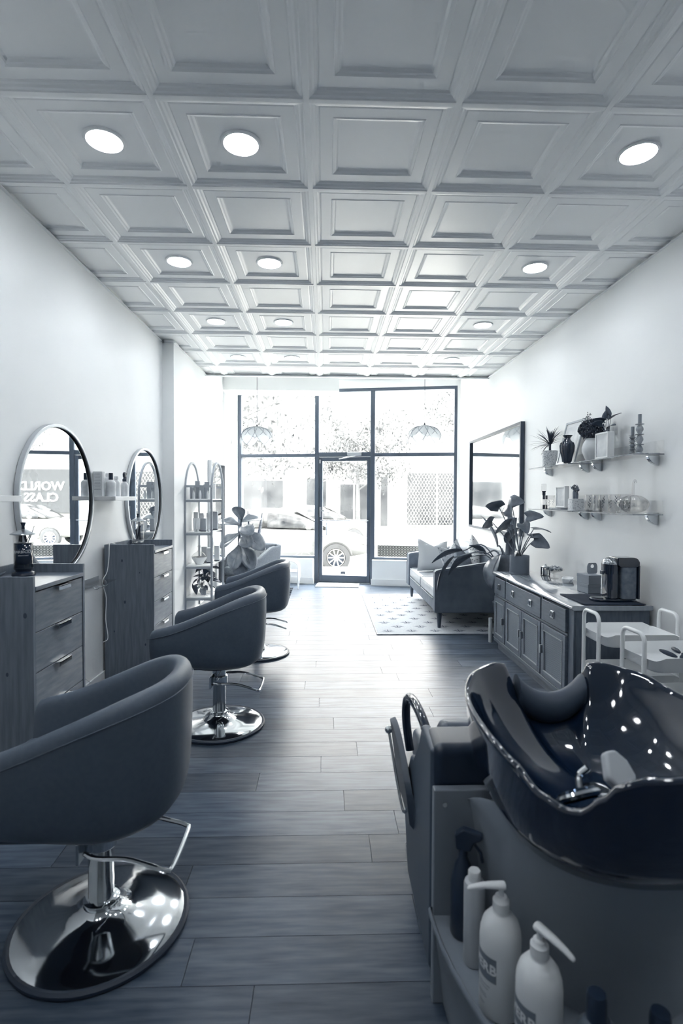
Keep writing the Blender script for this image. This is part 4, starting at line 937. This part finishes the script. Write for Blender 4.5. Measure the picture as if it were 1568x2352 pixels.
# long framed mirror on the pier wall behind the rack
t = thing('wall_mirror', 'tall slim-framed mirror on the left wall behind the arched rack', 'mirror', (-1.549, 7.53, 1.2))
G().box(0, .02, -.45, .45, -.68, .68).obj('mirror_glass', m_mirror, t, smooth=False)
for q in ((-.47, -.45, -.7, .7), (.45, .47, -.7, .7), (-.45, .45, -.7, -.68), (-.45, .45, .68, .7)): G().box(0, .05, *q).obj('frame_bar', mat('grey_frame', .8, .4), t, bevel=.002)
tag(G().tube([(-1.545, 7.95, 2.0), (-1.54, 8.06, 2.98)], .004, 6).obj('wall_wire', mat('thin_wire', .8, .5)), 'thin pale wire running up the wall behind the rack', 'wire')

# fiddle-leaf fig
m_fig = mat('fig_leaf', .46, .3, var=.12, scale=9, spec=.5); m_bark = mat('brown_bark', .3, .8)
def fig_leaf(L, Wd, droop=.25):
    n = 10; rows = []
    for i in range(n + 1):
        u = i / n; w = Wd * (.28 + .72 * sin(pi * min(1, u) ** 1.15) if u < .97 else .12) * (.55 + .45 * u)
        w = max(w, .006)
        rows.append([(L * u, f * w, -droop * L * u * u + .22 * abs(f) * w + .06 * w * sin(9 * u + 3 * f)) for f in (-1, -.66, -.33, 0, .33, .66, 1)])
    return G().loft(rows, closed=False, caps=False)
t = thing('fiddle_leaf_fig', 'fiddle-leaf fig with broad veined leaves beside the arched rack', 'plant', (-1.12, 6.98, .0085))
pot(t, .15, .3, mat('pale_planter', .5, .6), saucer=False)
G().tube(catmull([(0, 0, .25), (.02, -.02, .55), (-.01, .0, .8), (.02, 0, 1.12)], 5), .013, 8).obj('trunk', m_bark, t)
for bx, bz, yaw, pit, rol, L, Wd in ((.02, 1.10, 250, 62, 10, .24, .11), (.02, 1.08, 20, 22, 30, .27, .12), (.0, 1.04, 170, 18, -35, .30, .11), (.02, 1.02, -60, -5, 25, .30, .12), (.01, .95, 330, -22, 35, .40, .15), (0, .93, 200, -25, -30, .30, .12), (.01, .88, 300, -10, 40, .28, .12),
                                  (.0, .80, 330, -48, 25, .38, .15), (0, .78, 250, -50, 0, .34, .14), (0, .72, 10, -45, 20, .34, .14), (0, .70, 290, -62, -10, .36, .15), (0, .98, 60, 15, 0, .26, .12), (0, .76, 170, -40, 0, .3, .13)):
    o = fig_leaf(L, Wd).obj('leaf', m_fig, t, solid=.0016); o.location = (bx, 0, bz); o.rotation_euler = (radians(rol), radians(-pit), radians(yaw))
    mr = G().tube([(L * u, 0, -.25 * L * u * u + .002) for u in (0, .25, .5, .75, .95)], [.004, .0035, .003, .002, .001], 5).obj('midrib', m_leafl, o)
# snake plant by the window
t = thing('snake_plant', 'snake plant with upright pointed blades by the window', 'plant', (-1.17, 8.42, 0))
pot(t, .12, .42, MATS['pale_planter'], saucer=False)
for x, y, h, yaw, ti in ((-.03, 0, .82, 20, 3), (.05, .02, .80, 80, -9), (.02, -.03, .62, 140, -4), (.07, .0, .42, 60, -12), (-.06, .02, .4, 30, 8), (0, .04, .5, 10, 2)):
    rows = []
    for i in range(9):
        u = i / 8; w = .034 * (1 - u ** 2.2) * (.7 + .6 * u) + .001
        rows.append([(-w, .012 * 1, h * u), (0, 0, h * u), (w, .012, h * u)])
    o = G().loft(rows, closed=False, caps=False).obj('leaf', two_tone('snake_leaf', .10, .28, 'ShaderNodeTexNoise', 12, .4, stretch=(1, 1, 4)), t, solid=.004); o.location = (x, y, .38); o.rotation_euler = (0, radians(-ti), radians(yaw - 60))
# tweed armchair facing the room
m_tweed = mat('grey_tweed', .42, .85, var=.1, scale=140, bump=.4, bscale=200)
def pillow(name, label, loc, rot, w, h, d, m, group='cushions', chop=.07):
    n = 12; g = G(); rows = []
    for s in (1, -1):
        rows = []
        for i in range(n + 1):
            row = []
            for j in range(n + 1):
                u, v = -1 + 2 * i / n, -1 + 2 * j / n
                k = ((1 - u * u) * (1 - v * v)) ** .45
                pin = 1 - .10 * (1 - abs(u)) * abs(v) ** 3; pin2 = 1 - .10 * (1 - abs(v)) * abs(u) ** 3
                row.append((u * w / 2 * pin2, s * d / 2 * k, v * h / 2 * pin - (chop * (1 - abs(u)) ** 1.5 * max(0, v) ** 2)))
            rows.append(row)
        g.loft(rows, closed=False, caps=False)
    o = tag(g.obj(name, m, angle=80), label, 'cushion', group); o.location = loc; o.rotation_euler = rot; return o
t = thing('tweed_armchair', 'grey tweed armchair with sloping arms in front of the window', 'armchair', (-1.10, 7.70, .0085), rz=radians(-38)); t.scale = (.86, .86, .9)
G().box(-.33, .33, -.30, .28, .20, .33).obj('seat_base', m_tweed, t, bevel=.03, seg=3); G().box(-.26, .26, -.36, .2, .33, .46).obj('seat_cushion', m_tweed, t, bevel=.045, seg=4)
G().prism([(.16, .25), (.36, .25), (.42, .80), (.28, .82)], 'yz', -.36, .36).obj('backrest', m_tweed, t, bevel=.045, seg=4)
for s in (-1, 1):
    G().prism([(-.36, .20), (.36, .20), (.40, .80), (.18, .76), (-.1, .62), (-.36, .565)], 'yz', s * .27, s * .37).obj('arm', m_tweed, t, bevel=.028, seg=3)
    for y in (-.26, .26): G().lathe([(.012, 0), (.022, .2)], (s * .28, y, 0), 10).obj('leg', m_bark, t)
m_floral = two_tone('floral_print', .4, .92, 'ShaderNodeTexVoronoi', 34, .8, (.18, .32))
pillow('floral_cushion', 'white floral cushion leaning on the tweed armchair', (-.98, 7.78, .60), (radians(12), radians(35), radians(52)), .40, .40, .13, m_floral)
# white bentwood side rack and fringed rug
t = thing('bentwood_stand', 'white bent-tube side stand beside the tweed armchair', 'stand', (-.58, 8.25, .0085))
for y in (-.13, .13): G().tube([(-.16, y, 0), (-.16, y, .34)] + [(-.16 + .16 - .16 * cos(a), y, .34 + .10 * sin(a)) for a in [pi * i / 8 for i in range(1, 8)]] + [(.16, y, .34), (.16, y, 0)], .009, 8).obj('bent_frame', m_white, t)
for x in (-.16, .16): G().tube([(x, -.13, .12), (x, .13, .12)], .007, 8).obj('stretcher', m_white, t)
G().box(-.14, .14, -.13, .13, .26, .272).obj('shelf', m_white, t, bevel=.003)
for s in (-1, 1): G().tube([(.17, s * .045, .10), (.185, s * .05, .2), (.185, s * .04, .32), (.18, 0, .37)], .008, 8).obj('loop', m_white, t)
m_rugw = two_tone('striped_rug', .55, .92, 'ShaderNodeTexWave', 3.2, .95, (.12, .2), bump=.2, stretch=(0.001, 2.4, 0.001))
t = thing('fringed_rug', 'small white striped rug with dark tassels under the side stand', 'rug', (-.98, 7.66, 0))
G().box(-.36, .42, -.66, .66, .0, .008).obj('rug_body', m_rugw, t, bevel=.003)
for k in range(15):
    y = -.62 + k * .0885
    G().tube([(.42, y, .006), (.45, y + .01, .008), (.475, y - .008, .006)], [.004, .007, .010], 6).obj('tassel', m_dk if k % 2 else m_leafd, t)

# ================================================================== WAITING CORNER, RIGHT: SOFA
m_sofa = mat('slate_velvet', .33, .7, var=.03, scale=10, bump=.05, bscale=120); m_seat = mat('worn_seat_leather', .60, .33, var=.04, scale=7)
t = thing('sofa', 'slate upholstered sofa with tapered legs against the right wall', 'sofa', (1.17, 5.62, .0095))
L_ = 1.95; D_ = .86
arm = [(0, .165), (D_, .165), (D_, .74), (.62, .715), (.30, .665), (.06, .63), (.015, .625), (0, .60)]
for y, w in ((0, .12), (L_ - .12, .12)):
    G().prism(arm, 'xz', y, y + w).obj('arm', m_sofa, t, bevel=.022, seg=4)
    e = .004
    G().tube([(p[0] * 1 - .001, (y if y == 0 else y + w) , p[1]) for p in [(0, .18), (0, .60), (.015, .622), (.06, .632), (.30, .667), (.62, .717), (D_ - .02, .742)]], .005, 6).obj('piping', m_sofa, t)
G().box(.02, D_ - .05, .12, L_ - .12, .165, .285).obj('base_rail', m_sofa, t, bevel=.012)
for a, b in ((.125, L_ / 2 - .003), (L_ / 2 + .003, L_ - .125)):
    c = G().box(.015, .64, a, b, .285, .425).obj('seat_cushion', m_seat, t, bevel=.045, seg=5)
    G().tube([(.022, a + .03, .412), (.016, a + .06, .415), (.016, b - .06, .415), (.022, b - .03, .412)], .005, 6).tube([(.022, a + .03, .298), (.016, a + .06, .296), (.016, b - .06, .296), (.022, b - .03, .298)], .005, 6).obj('welt', m_seat, c)
bk = G().prism([(.60, .28), (D_, .28), (D_, .80), (.74, .80), (.66, .74)], 'xz', .12, L_ - .12).obj('backrest', m_sofa, t, bevel=.04, seg=4)
for k in range(5):
    for z in (.52, .66): G().ell((.635 + (z - .5) * .25, .3 + k * .34, z), .008, .014, .014, 8, 6).obj('tuft_button', m_sofa, bk)
tf = [(.12 + .16 * k, .12 + .0) for k in range(4)]
for x, y in ((.06, .06), (.06, L_ - .06), (D_ - .08, .06), (D_ - .08, L_ - .06)):
    G().lathe([(.017, 0), (.031, .165)], (x, y, 0), 12).obj('leg', mat('dark_leg', .2, .4), t)
for k in range(3):
    G().ell((.18 + .17 * k, L_ - .121, .49 + .02 * (k % 2)), .012, .006, .012, 8, 6).obj('tuft_button', m_sofa, t)
pillow('cream_cushion', 'plain cream cushion standing at the far end of the sofa', (1.44, 7.10, .635), (radians(-14), radians(6), radians(12)), .44, .44, .16, mat('cream_linen', .78, .85, bump=.3, bscale=180))
pillow('paisley_cushion', 'grey paisley cushion in the middle of the sofa', (1.60, 6.62, .65), (radians(-16), radians(-12), radians(40)), .42, .42, .14, two_tone('paisley', .45, .7, 'ShaderNodeTexVoronoi', 26, .85, (.25, .4)))
pillow('dark_cushion', 'crumpled dark cushion nearest the sofa arm', (1.62, 6.16, .635), (radians(-20), radians(28), radians(48)), .42, .38, .15, mat('dark_linen', .42, .85, var=.08, scale=9))
pillow('floral_cushion', 'pale floral cushion leaning on the back of the sofa', (1.80, 6.34, .74), (radians(-8), radians(10), radians(70)), .46, .46, .14, m_floral)
# rug with scattered motifs
t = thing('motif_rug', 'large cream rug with small dark tree motifs under the sofa', 'rug', (.54, 5.42, 0))
G().box(0, 1.5, 0, 2.29, 0, .009).obj('rug_body', mat('cream_wool', .64, .95, var=.05, scale=160, bump=.4, bscale=240), t, bevel=.003)
G().box(-.004, 1.504, -.01, 0, 0, .010).box(-.01, 0, -.01, 2.3, 0, .0095).obj('bound_edge', m_leafd, t)
mo = G()
for w, yy, th in ((.075, 0, .012), (.055, .03, .008), (.04, -.022, .007)):
    mo.add([(-w, yy - th * .2, 0), (-w * .5, yy + th, 0), (0, yy + th * .3, 0), (w * .5, yy + th, 0), (w, yy - th * .2, 0), (w * .5, yy - th * .6, 0), (0, yy, 0), (-w * .5, yy - th * .6, 0)], [(0, 1, 2, 6, 7), (2, 3, 4, 5, 6)])
mo.add([(-.006, -.03, 0), (.006, -.03, 0), (.004, .06, 0), (-.004, .06, 0)], [(0, 1, 2, 3)]); mo.add([(-.035, -.036, 0), (.035, -.036, 0), (.03, -.028, 0), (-.03, -.028, 0)], [(0, 1, 2, 3)])
mm = mo.mesh('motif', smooth=False); mm.materials.append(mat('rug_motif', .2, .95))
for r_ in range(12):
    for c in range(6):
        x = .12 + .25 * c + (.125 if r_ % 2 else 0); y = .12 + .19 * r_
        if x < 1.42: inst('motif', mm, None, t, (x, y, .0094), (0, 0, (pi if (r_ + c) % 3 == 0 else 0) * 0))
# big-leaved plant leaning over the sofa arm
m_big = mat('big_leaf', .33, .35, var=.1, scale=8, spec=.5)
t = thing('philodendron', 'large drooping philodendron in a dark pot between the sofa and the credenza', 'plant', (1.84, 5.22, 0))
G().lathe([(.001, 0), (.10, 0), (.12, .02), (.17, .36), (.175, .37), (.15, .37), (.14, .33), (.001, .33)], n=28).obj('pot', mat('dark_planter', .3, .5), t)
G().tube(catmull([(-.02, 0, .3), (-.01, .01, .7), (.0, 0, 1.05), (.01, .0, 1.22)], 5), [.055] * 16, 10, flat=.8).obj('moss_pole', mat('moss_pole', .36, .85, var=.08, scale=25, stretch=(3, 3, .4)), t)
def strap_leaf(L, Wd, droop):
    n = 9; rows = []
    for i in range(n + 1):
        u = i / n; w = Wd * sin(pi * (.08 + .90 * u)) ** .8 + .003
        rows.append([(L * u, f * w, -droop * L * u * u + .35 * abs(f) * w) for f in (-1, -.5, 0, .5, 1)])
    return G().loft(rows, closed=False, caps=False)
for st, mid, tip, fa, L, Wd in (((0, 0, .5), (-.22, .12, .92), (-.42, .25, .86), (170, -10, 25), .30, .05), ((0, 0, .5), (-.2, .1, .85), (-.52, .2, .80), (195, -45, 30), .34, .06), ((0, 0, .5), (-.12, .0, .85), (-.13, -.04, .84), (215, -50, 20), .30, .08), ((0, 0, .55), (-.1, -.02, .9), (-.08, -.06, .85), (250, -70, 0), .32, .07),
                                ((0, 0, .6), (-.08, .05, .9), (-.12, .06, .93), (140, 75, 20), .30, .055), ((0, 0, .55), (-.1, .1, .86), (-.22, .12, .84), (160, 40, 30), .16, .04), ((0, 0, .5), (-.15, .2, .8), (-.30, .32, .80), (185, -25, 40), .30, .06), ((0, 0, .6), (-.05, -.05, .95), (-.06, -.07, .97), (300, 60, 0), .2, .05)):
    G().tube(catmull([st, mid, tip], 6), .007, 6).obj('stem', m_stem, t)
    o = strap_leaf(L * 1.1, Wd * 1.5, .25).obj('leaf', m_big, t, solid=.0016); o.location = tip; o.rotation_euler = (radians(fa[2]), radians(-fa[1]), radians(fa[0]))
t = tag(G().lathe([(.001, 0), (.018, 0), (.018, .24), (.001, .24)], n=14).obj('white_canister', m_pl, bevel=.002), 'slim pale canister standing on the floor by the credenza corner', 'canister'); t.location = (1.615, 5.13, 0)

# ================================================================== PENDANTS, MAT
m_petal = mat('mesh_petal', .8, .6)
_N, _L = m_petal.node_tree.nodes, m_petal.node_tree.links; _a = _N.new('ShaderNodeBsdfTranslucent'); _a.inputs['Color'].default_value = tone(.74); _b = _N.new('ShaderNodeBsdfTransparent'); _m1 = _N.new('ShaderNodeMixShader'); _m2 = _N.new('ShaderNodeMixShader')
_m1.inputs[0].default_value = .6; _m2.inputs[0].default_value = .38; _L.new(_N['Principled BSDF'].outputs[0], _m1.inputs[1]); _L.new(_a.outputs[0], _m1.inputs[2]); _L.new(_m1.outputs[0], _m2.inputs[1]); _L.new(_b.outputs[0], _m2.inputs[2]); _L.new(_m2.outputs[0], _N['Material Output'].inputs['Surface']); m_petw = mat('petal_wire', .2, .5)
def pendant(label, x, y, ztop):
    t = thing('petal_pendant', label, 'pendant lamp', (x, y, ztop), group='petal pendant lamps')
    G().tube([(0, 0, 0), (0, 0, 3.34 - ztop)], .0035, 6).obj('cord', m_dk, t); G().lathe([(.001, 0), (.022, 0), (.008, .03), (.001, .035)], n=14).obj('cap', m_dk, t)
    for k in range(12):
        lay = k % 2; a0 = 2 * pi * k / 12; R, H = (.245, .28) if lay == 0 else (.225, .22)
        rows = []; edge = []; edge2 = []
        for i in range(9):
            u = i / 8; ph = u * (1.75 if lay == 0 else 1.55); r = .02 + (R - .02) * sin(min(ph, pi / 2 + .15)); z = -H * (1 - cos(ph)) * .85
            w = .115 * sin(pi * u) ** .75 + .001
            def pt(f): a = a0; c, s = cos(a), sin(a); return (r * c - f * w * s, r * s + f * w * c, z - .12 * abs(f) * w)
            rows.append([pt(f) for f in (-1, -.5, 0, .5, 1)]); edge.append(pt(-1)); edge2.append(pt(1))
        o = G().loft(rows, closed=False, caps=False).obj('petal', m_petal, t)
        G().tube(edge + edge2[::-1], .0025, 5, loop=False).obj('wire_edge', m_petw, o)
    G().ell((0, 0, -.1), .035, .035, .045, 14, 10).obj('bulb', m_white, t)
pendant('petal pendant lamp hanging before the left window', -1.0, 7.8, 2.44)
pendant('petal pendant lamp hanging before the right window', 1.41, 7.6, 2.45)
t = thing('door_mat', 'pale doormat with welcome lettering inside the glass door', 'mat', (.20, 8.54, 0), rz=-.10)
G().box(-.345, .345, -.21, .2, 0, .012).obj('mat_body', mat('coir_mat', .70, .95, var=.05, scale=120, bump=.5, bscale=200), t, bevel=.003)
text_geo('WELCOME', .115, .0006).xf(Matrix.Translation((0, 0, .0125)) @ Matrix.Rotation(pi, 4, 'Z')).obj('lettering', mat('mat_print', .42, .95), t, smooth=False)
NEUTRAL = True
# ================================================================== STREET OUTSIDE
def stru(name, g, m, smooth=False):
    o = g.obj(name, m, smooth=smooth); o['kind'] = 'structure'; return o
m_conc = mat('concrete_walk', .72, .9, var=.05, scale=3); m_asph = mat('asphalt', .58, .9, var=.05, scale=6)
stru('sidewalk', G().box(-30, 40, 9.0, 11.3, -.3, -.06), m_conc); stru('kerb', G().box(-30, 40, 11.3, 11.5, -.45, -.08), m_conc)
stru('street', G().box(-40, 50, 11.5, 20.5, -.6, -.28), m_asph); stru('sidewalk_far', G().box(-40, 50, 20.5, 30, -.5, -.16), m_conc)
stru('road_line', G().box(-40, 50, 15.9, 16.05, -.28, -.276), m_white)
# building across the street
m_fac = mat('pale_render', .36, .85, var=.02, scale=1); m_shop = mat('shop_glass', .15, .2, var=.06, scale=.9, spec=.05); m_sash = mat('pale_sash', .42, .5); m_mull = mat('shop_frame', .34, .5)
FY = 23.0
b = thing('building', 'pale building across the street with shop windows and upper sash windows', 'building', (0, FY, -.16))
G().box(-22, 26, 0, .5, 0, 7.4).obj('facade', m_fac, b, smooth=False)
def shop_window(x0, x1, z0, z1, nx, pane=m_shop):
    w = G().box(x0, x1, -.06, 0.02, z0, z1).obj('window', m_mull, b, smooth=False); dx = (x1 - x0 - .08) / nx
    for k in range(nx): G().box(x0 + .08 + dx * k, x0 + dx * (k + 1), -.075, -.055, z0 + .08, z1 - .08).obj('pane', pane, w, smooth=False)
    return w
def sash(x0, x1, z0, z1, nx=4, nz=2):
    w = G().box(x0, x1, -.08, .02, z0, z1).obj('window', m_sash, b, smooth=False); dx, dz = (x1 - x0 - .08) / nx, (z1 - z0 - .08) / nz
    for i in range(nx):
        for j in range(nz): G().box(x0 + .08 + dx * i, x0 + dx * (i + 1), -.09, -.07, z0 + .08 + dz * j, z0 + dz * (j + 1), ).obj('pane', mat('upper_glass', .25, .3, var=.05, scale=1.2, spec=.05), w, smooth=False)
for x0 in (-3.6, 3.3, 5.6, -6.2): sash(x0, x0 + 1.85, 4.85, 6.25)
sash(-.7, 0.5, 4.95, 6.3, 2, 2)
shop_window(-3.6, -1.75, .75, 2.4, 1); shop_window(-.9, .1, .6, 2.5, 1); shop_window(.55, 1.9, .2, 2.25, 2); shop_window(2.3, 2.75, .3, 2.6, 1)
ww = shop_window(3.45, 6.2, .35, 2.75, 2)
# geometric lattice on the right shop window
lt = G()
for i in range(-6, 26):
    x = 3.55 + i * .14
    for sgn in (1, -1):
        pts = []
        for z in (.45, 2.65):
            xx = x + sgn * (z - .45) * .577; pts.append((xx, z))
        (xa, za), (xb, zb) = pts
        def clipx(xa, za, xb, zb):
            o = []
            for (x1, z1, x2, z2) in ((xa, za, xb, zb), (xb, zb, xa, za)):
                if x1 < 3.53 or x1 > 6.12:
                    lim = 3.53 if x1 < 3.53 else 6.12
                    if (x2 - x1) == 0: return None
                    k = (lim - x1) / (x2 - x1)
                    if k < 0 or k > 1: return None
                    x1, z1 = lim, z1 + (z2 - z1) * k
                o.append((x1, z1))
            return o
        q = clipx(xa, za, xb, zb)
        if q: lt.tube([(q[0][0], -.09, q[0][1]), (q[1][0], -.09, q[1][1])], .008, 4)
lt.obj('window_lattice', m_sash, b, smooth=False, kind='stuff')
m_dsign = mat('sign_grey', .19, .6, spec=.05)
G().box(7.2, 10.6, -.1, .02, .9, 2.75).obj('sign_window', m_dsign, b, smooth=False)
for k, (s, z) in enumerate((('WORLD', 2.02), ('CLASS', 1.54))):
    text_geo(s, .52, .02, .003).xf(Matrix.Translation((8.72, -.12, z)) @ Matrix.Rotation(pi / 2, 4, 'X')).obj('sign_lettering', m_white, b, smooth=False)
# cars
m_tyre = mat('tyre', .14, .8); m_rim = mat('alloy_rim', .80, .3, .5); m_cglass = mat('car_glass', .14, .15, var=.10, scale=3, spec=.08)
def car(label, loc, face, paint, group='parked cars'):
    """sedan, local +x is the nose, ground at z=0"""
    t = thing('car', label, 'car', loc, 0 if face > 0 else pi, group)
    st = [(-2.28, .62, .52, .86), (-2.2, .74, .40, .98), (-1.9, .84, .30, 1.02), (-1.3, .88, .26, 1.03), (-.5, .90, .24, 1.0), (.4, .90, .24, .985), (1.0, .89, .25, .97), (1.5, .87, .28, .92), (1.95, .82, .32, .82), (2.2, .70, .38, .70), (2.3, .5, .44, .60)]
    rings = []
    for x, hw, zb, zt in st:
        zm = zb + (zt - zb) * .55
        rings.append([(x, -hw * .86, zb), (x, hw * .86, zb), (x, hw * .98, zb + .1), (x, hw, zm), (x, hw * .95, zt - .05), (x, hw * .86, zt), (x, -hw * .86, zt), (x, -hw * .95, zt - .05), (x, -hw, zm), (x, -hw * .98, zb + .1)])
    G().loft(rings).obj('body', paint, t, sub=1, angle=60)
    cab = [(-1.9, .70, 1.01, .03), (-1.45, .70, 1.0, .26), (-.9, .70, 1.0, .42), (-.2, .71, .99, .475), (.3, .71, .98, .44), (.8, .71, .97, .25), (1.25, .70, .95, .02)]
    rr = []
    for x, hw, zb, h in cab:
        rr.append([(x, -hw * 1.08, zb - .04), (x, -hw * (1.0 - .16 * min(1, h / .45)) , zb + h * .8), (x, -hw * .72, zb + h), (x, hw * .72, zb + h), (x, hw * (1.0 - .16 * min(1, h / .45)), zb + h * .8), (x, hw * 1.08, zb - .04)])
    G().loft(rr).obj('roof', paint, t, sub=1, angle=60)
    for s in (-1, 1):
        def gp(x, k):                              # a point on the cabin side at height fraction k
            for (x0, h0, b0, e0), (x1, h1, b1, e1) in zip(cab, cab[1:]):
                if x0 <= x <= x1:
                    u = (x - x0) / (x1 - x0); hw = h0 + (h1 - h0) * u; zb = b0 + (b1 - b0) * u; h = e0 + (e1 - e0) * u; break
            wb, wt = hw * 1.08, hw * (1.0 - .16 * min(1, h / .45)); return (x, s * (wb + (wt - wb) * k + .004), zb + .0 + (h * .8) * k)
        for xs in ([-1.62, -1.4, -1.2], [-1.14, -.7, -.28], [-.18, .2, .6, .95]):
            lo = [gp(x, .06) for x in xs]; hi = [gp(x, .93) for x in xs]
            g = G(); g.loft([[a, c] for a, c in zip(lo, hi)], closed=False, caps=False); g.obj('side_window', m_cglass, t, solid=.004)
        for wx in (-1.38, 1.40):
            w = G().lathe([(.20, -.1), (.31, -.1), (.33, -.07), (.33, .07), (.31, .1), (.20, .1)], (wx, s * .80, .33), 28, axis='y', caps=False).obj('wheel', m_tyre, t)
            r = G().lathe([(.20, s * .07), (.215, s * .1), (.19, s * .1)], (wx, s * .80, .33), 28, axis='y', caps=False)
            for k in range(10):
                a = 2 * pi * k / 10; r.tube([(wx + .03 * cos(a), s * .885, .33 + .03 * sin(a)), (wx + .2 * cos(a), s * .89, .33 + .2 * sin(a))], .014, 5)
            r.lathe([(.001, s * .07), (.05, s * .07), (.05, s * .1), (.001, s * .1)], (wx, s * .80, .33), 12, axis='y').obj('rim', m_rim, w)
            G().lathe([(.001, s * .0), (.20, s * .0), (.20, s * .01), (.001, s * .01)], (wx, s * .82, .33), 20, axis='y').obj('wheel_shade_disc', m_dk, w)  # dark disc stands in for the shade behind the spokes
            G().tube(arc((wx, s * .885, .33), .365, 10, 170, 14, 'xz'), .018, 6).obj('wheel_arch_shade', mat('arch_shade_seam', .2, .8), t)  # dark tube paints the shade under the wheel arch; door seams share its colour
        G().ell((.78, s * .97, 1.02), .07, .09, .055, 12, 8).obj('wing_mirror', paint, t)
        for hx in (-.85, .12): G().box(hx, hx + .2, s * .895 - .012, s * .895 + .012, .84, .865).obj('door_handle', m_steel, t, bevel=.004)
        for dx in (-1.17, -.22, .9): G().box(dx - .004, dx + .004, s * .897 - .012, s * .897 + .008, .36, .98).obj('door_seam', MATS['arch_shade_seam'], t)
        G().prism([(1.72, .70), (2.1, .62), (2.2, .66), (1.95, .76)], 'xz', s * .62, s * .80).obj('headlight', mat('headlight_lens', .6, .15, spec=.6), t, bevel=.02)
    for xa, xb, k in ((.62, 1.2, 1), (-1.75, -1.2, 1)):
        pass
    g = G(); g.add([(1.2, -.6, .985), (1.2, .6, .985), (.42, .50, 1.40), (.42, -.50, 1.40)], [(0, 1, 2, 3)]); g.obj('windscreen', m_cglass, t, solid=.01)
    G().box(2.2, 2.29, -.25, .25, .5, .6).obj('number_plate', m_pl, t)
    return t
p1 = mat('silver_paint', .30, .4, 0., spec=.1); p2 = mat('white_paint', .42, .3, spec=.1)
car('silver sedan parked at the near kerb, seen through the left window and door', (-1.16, 12.95, -.28), 1, p1)
car('pale sedan parked on the far side of the street behind the silver sedan', (-.45, 18.9, -.28), 1, p2)
car('white car parked at the far kerb, seen at the right window edge', (7.3, 18.9, -.28), -1, p2)
car('white car at the near kerb reflected in the round mirrors', (6.2, 13.0, -.28), -1, p2)
# street trees
m_lfo = mat('street_leaf', .20, .8, var=.08, scale=1.5, spec=.05); m_trk = mat('street_trunk', .2, .9)
def tree(label, loc, h, R, n, seed, lean=0., low=.55, leafm=None):
    rnd = random.Random(seed)
    t = thing('street_tree', label, 'tree', loc, 0, 'street trees')
    G().tube(catmull([(0, 0, 0), (lean * .2, 0, h * .3), (lean * .6, .1, h * .6), (lean, 0, h * .95)], 5), [.11 - .09 * i / 15 for i in range(16)], 8).obj('trunk', m_trk, t)
    cl = []
    for k in range(11):
        a = k * 2.4; z0 = h * (low - .15 + .05 * k * .8); r = R * rnd.uniform(.6, 1.0); e = (r * cos(a) + lean * .5, r * sin(a) * .6, z0 + rnd.uniform(.1, .8) * h * .22)
        G().tube(catmull([(lean * .4, 0, z0 - .2), (e[0] * .5, e[1] * .5, z0 + .25), e], 5), [.035 - .03 * i / 10 for i in range(11)], 5).obj('branch', m_trk, t); cl.append(e); cl.append((e[0] * .6, e[1] * .6, e[2] * .95))
    g = G()
    for k in range(n):
        c = Vector(rnd.choice(cl)) + Vector((rnd.gauss(0, .32), rnd.gauss(0, .32), rnd.gauss(0, .24)))
        q = Euler((rnd.uniform(0, 6), rnd.uniform(0, 6), rnd.uniform(0, 6))).to_matrix(); s = rnd.uniform(.04, .085)
        g.add([c + q @ Vector(v) * s for v in ((-1, 0, 0), (0, -.45, .1), (1, 0, 0), (0, .45, .1))], [(0, 1, 2, 3)])
    g.obj('foliage', leafm or m_lfo, t, smooth=False, kind='stuff')
tree('leafy street tree with slender trunk seen through the glass door', (1.25, 20.6, -.16), 5.2, 1.9, 4200, 3, low=.55)
tree('street tree spreading branches across the left window', (-2.5, 12.1, -.08), 4.6, 2.1, 2600, 11, lean=.5, low=.55)
tree('street tree reflected in the near round mirror, beyond the right window', (9.8, 20.6, -.16), 5.6, 1.8, 4200, 5, low=.6)
tree('tall street tree behind the right shop window', (5.4, 20.6, -.16), 6.5, 1.25, 2000, 8, low=.7)
# lattice planter box just outside the right pane
t = thing('lattice_planter', 'low white planter box with quatrefoil lattice outside the right window', 'planter', (1.33, 9.02, -.06), rz=-.1762)
G().box(-.45, .45, .06, .38, 0, .66).obj('box_body', mat('planter_white', .6, .7, spec=.05), t, smooth=False)
lt = G()
for i in range(18):
    for j in range(5):
        cx, cz = -.425 + .05 * i, .46 + .042 * j
        if 1: lt.tube([(cx + .025 * cos(a) * (1 + .18 * cos(4 * a)), .045, cz + .021 * sin(a) * (1 + .18 * cos(4 * a))) for a in [2 * pi * k / 10 for k in range(10)]], .0032, 4, loop=True)
lt.obj('lattice', mat('lattice_grey', .06, .6, spec=.05), t, smooth=False, kind='stuff')
for q in ((-.45, .45, .655, .675), (-.45, .45, .43, .44)): G().box(q[0], q[1], .03, .06, q[2], q[3]).obj('frame_rail', m_lacq, t)
for x, y, z in ((.3, .2, .95), (.38, .2, .88), (.22, .2, .86), (.42, .25, .92)): G().tube(catmull([(.32, .2, .6), (x * .5 + .16, y, z - .1), (x, y, z)], 4), .004, 5).obj('twig', m_bark, t)

NEUTRAL = False
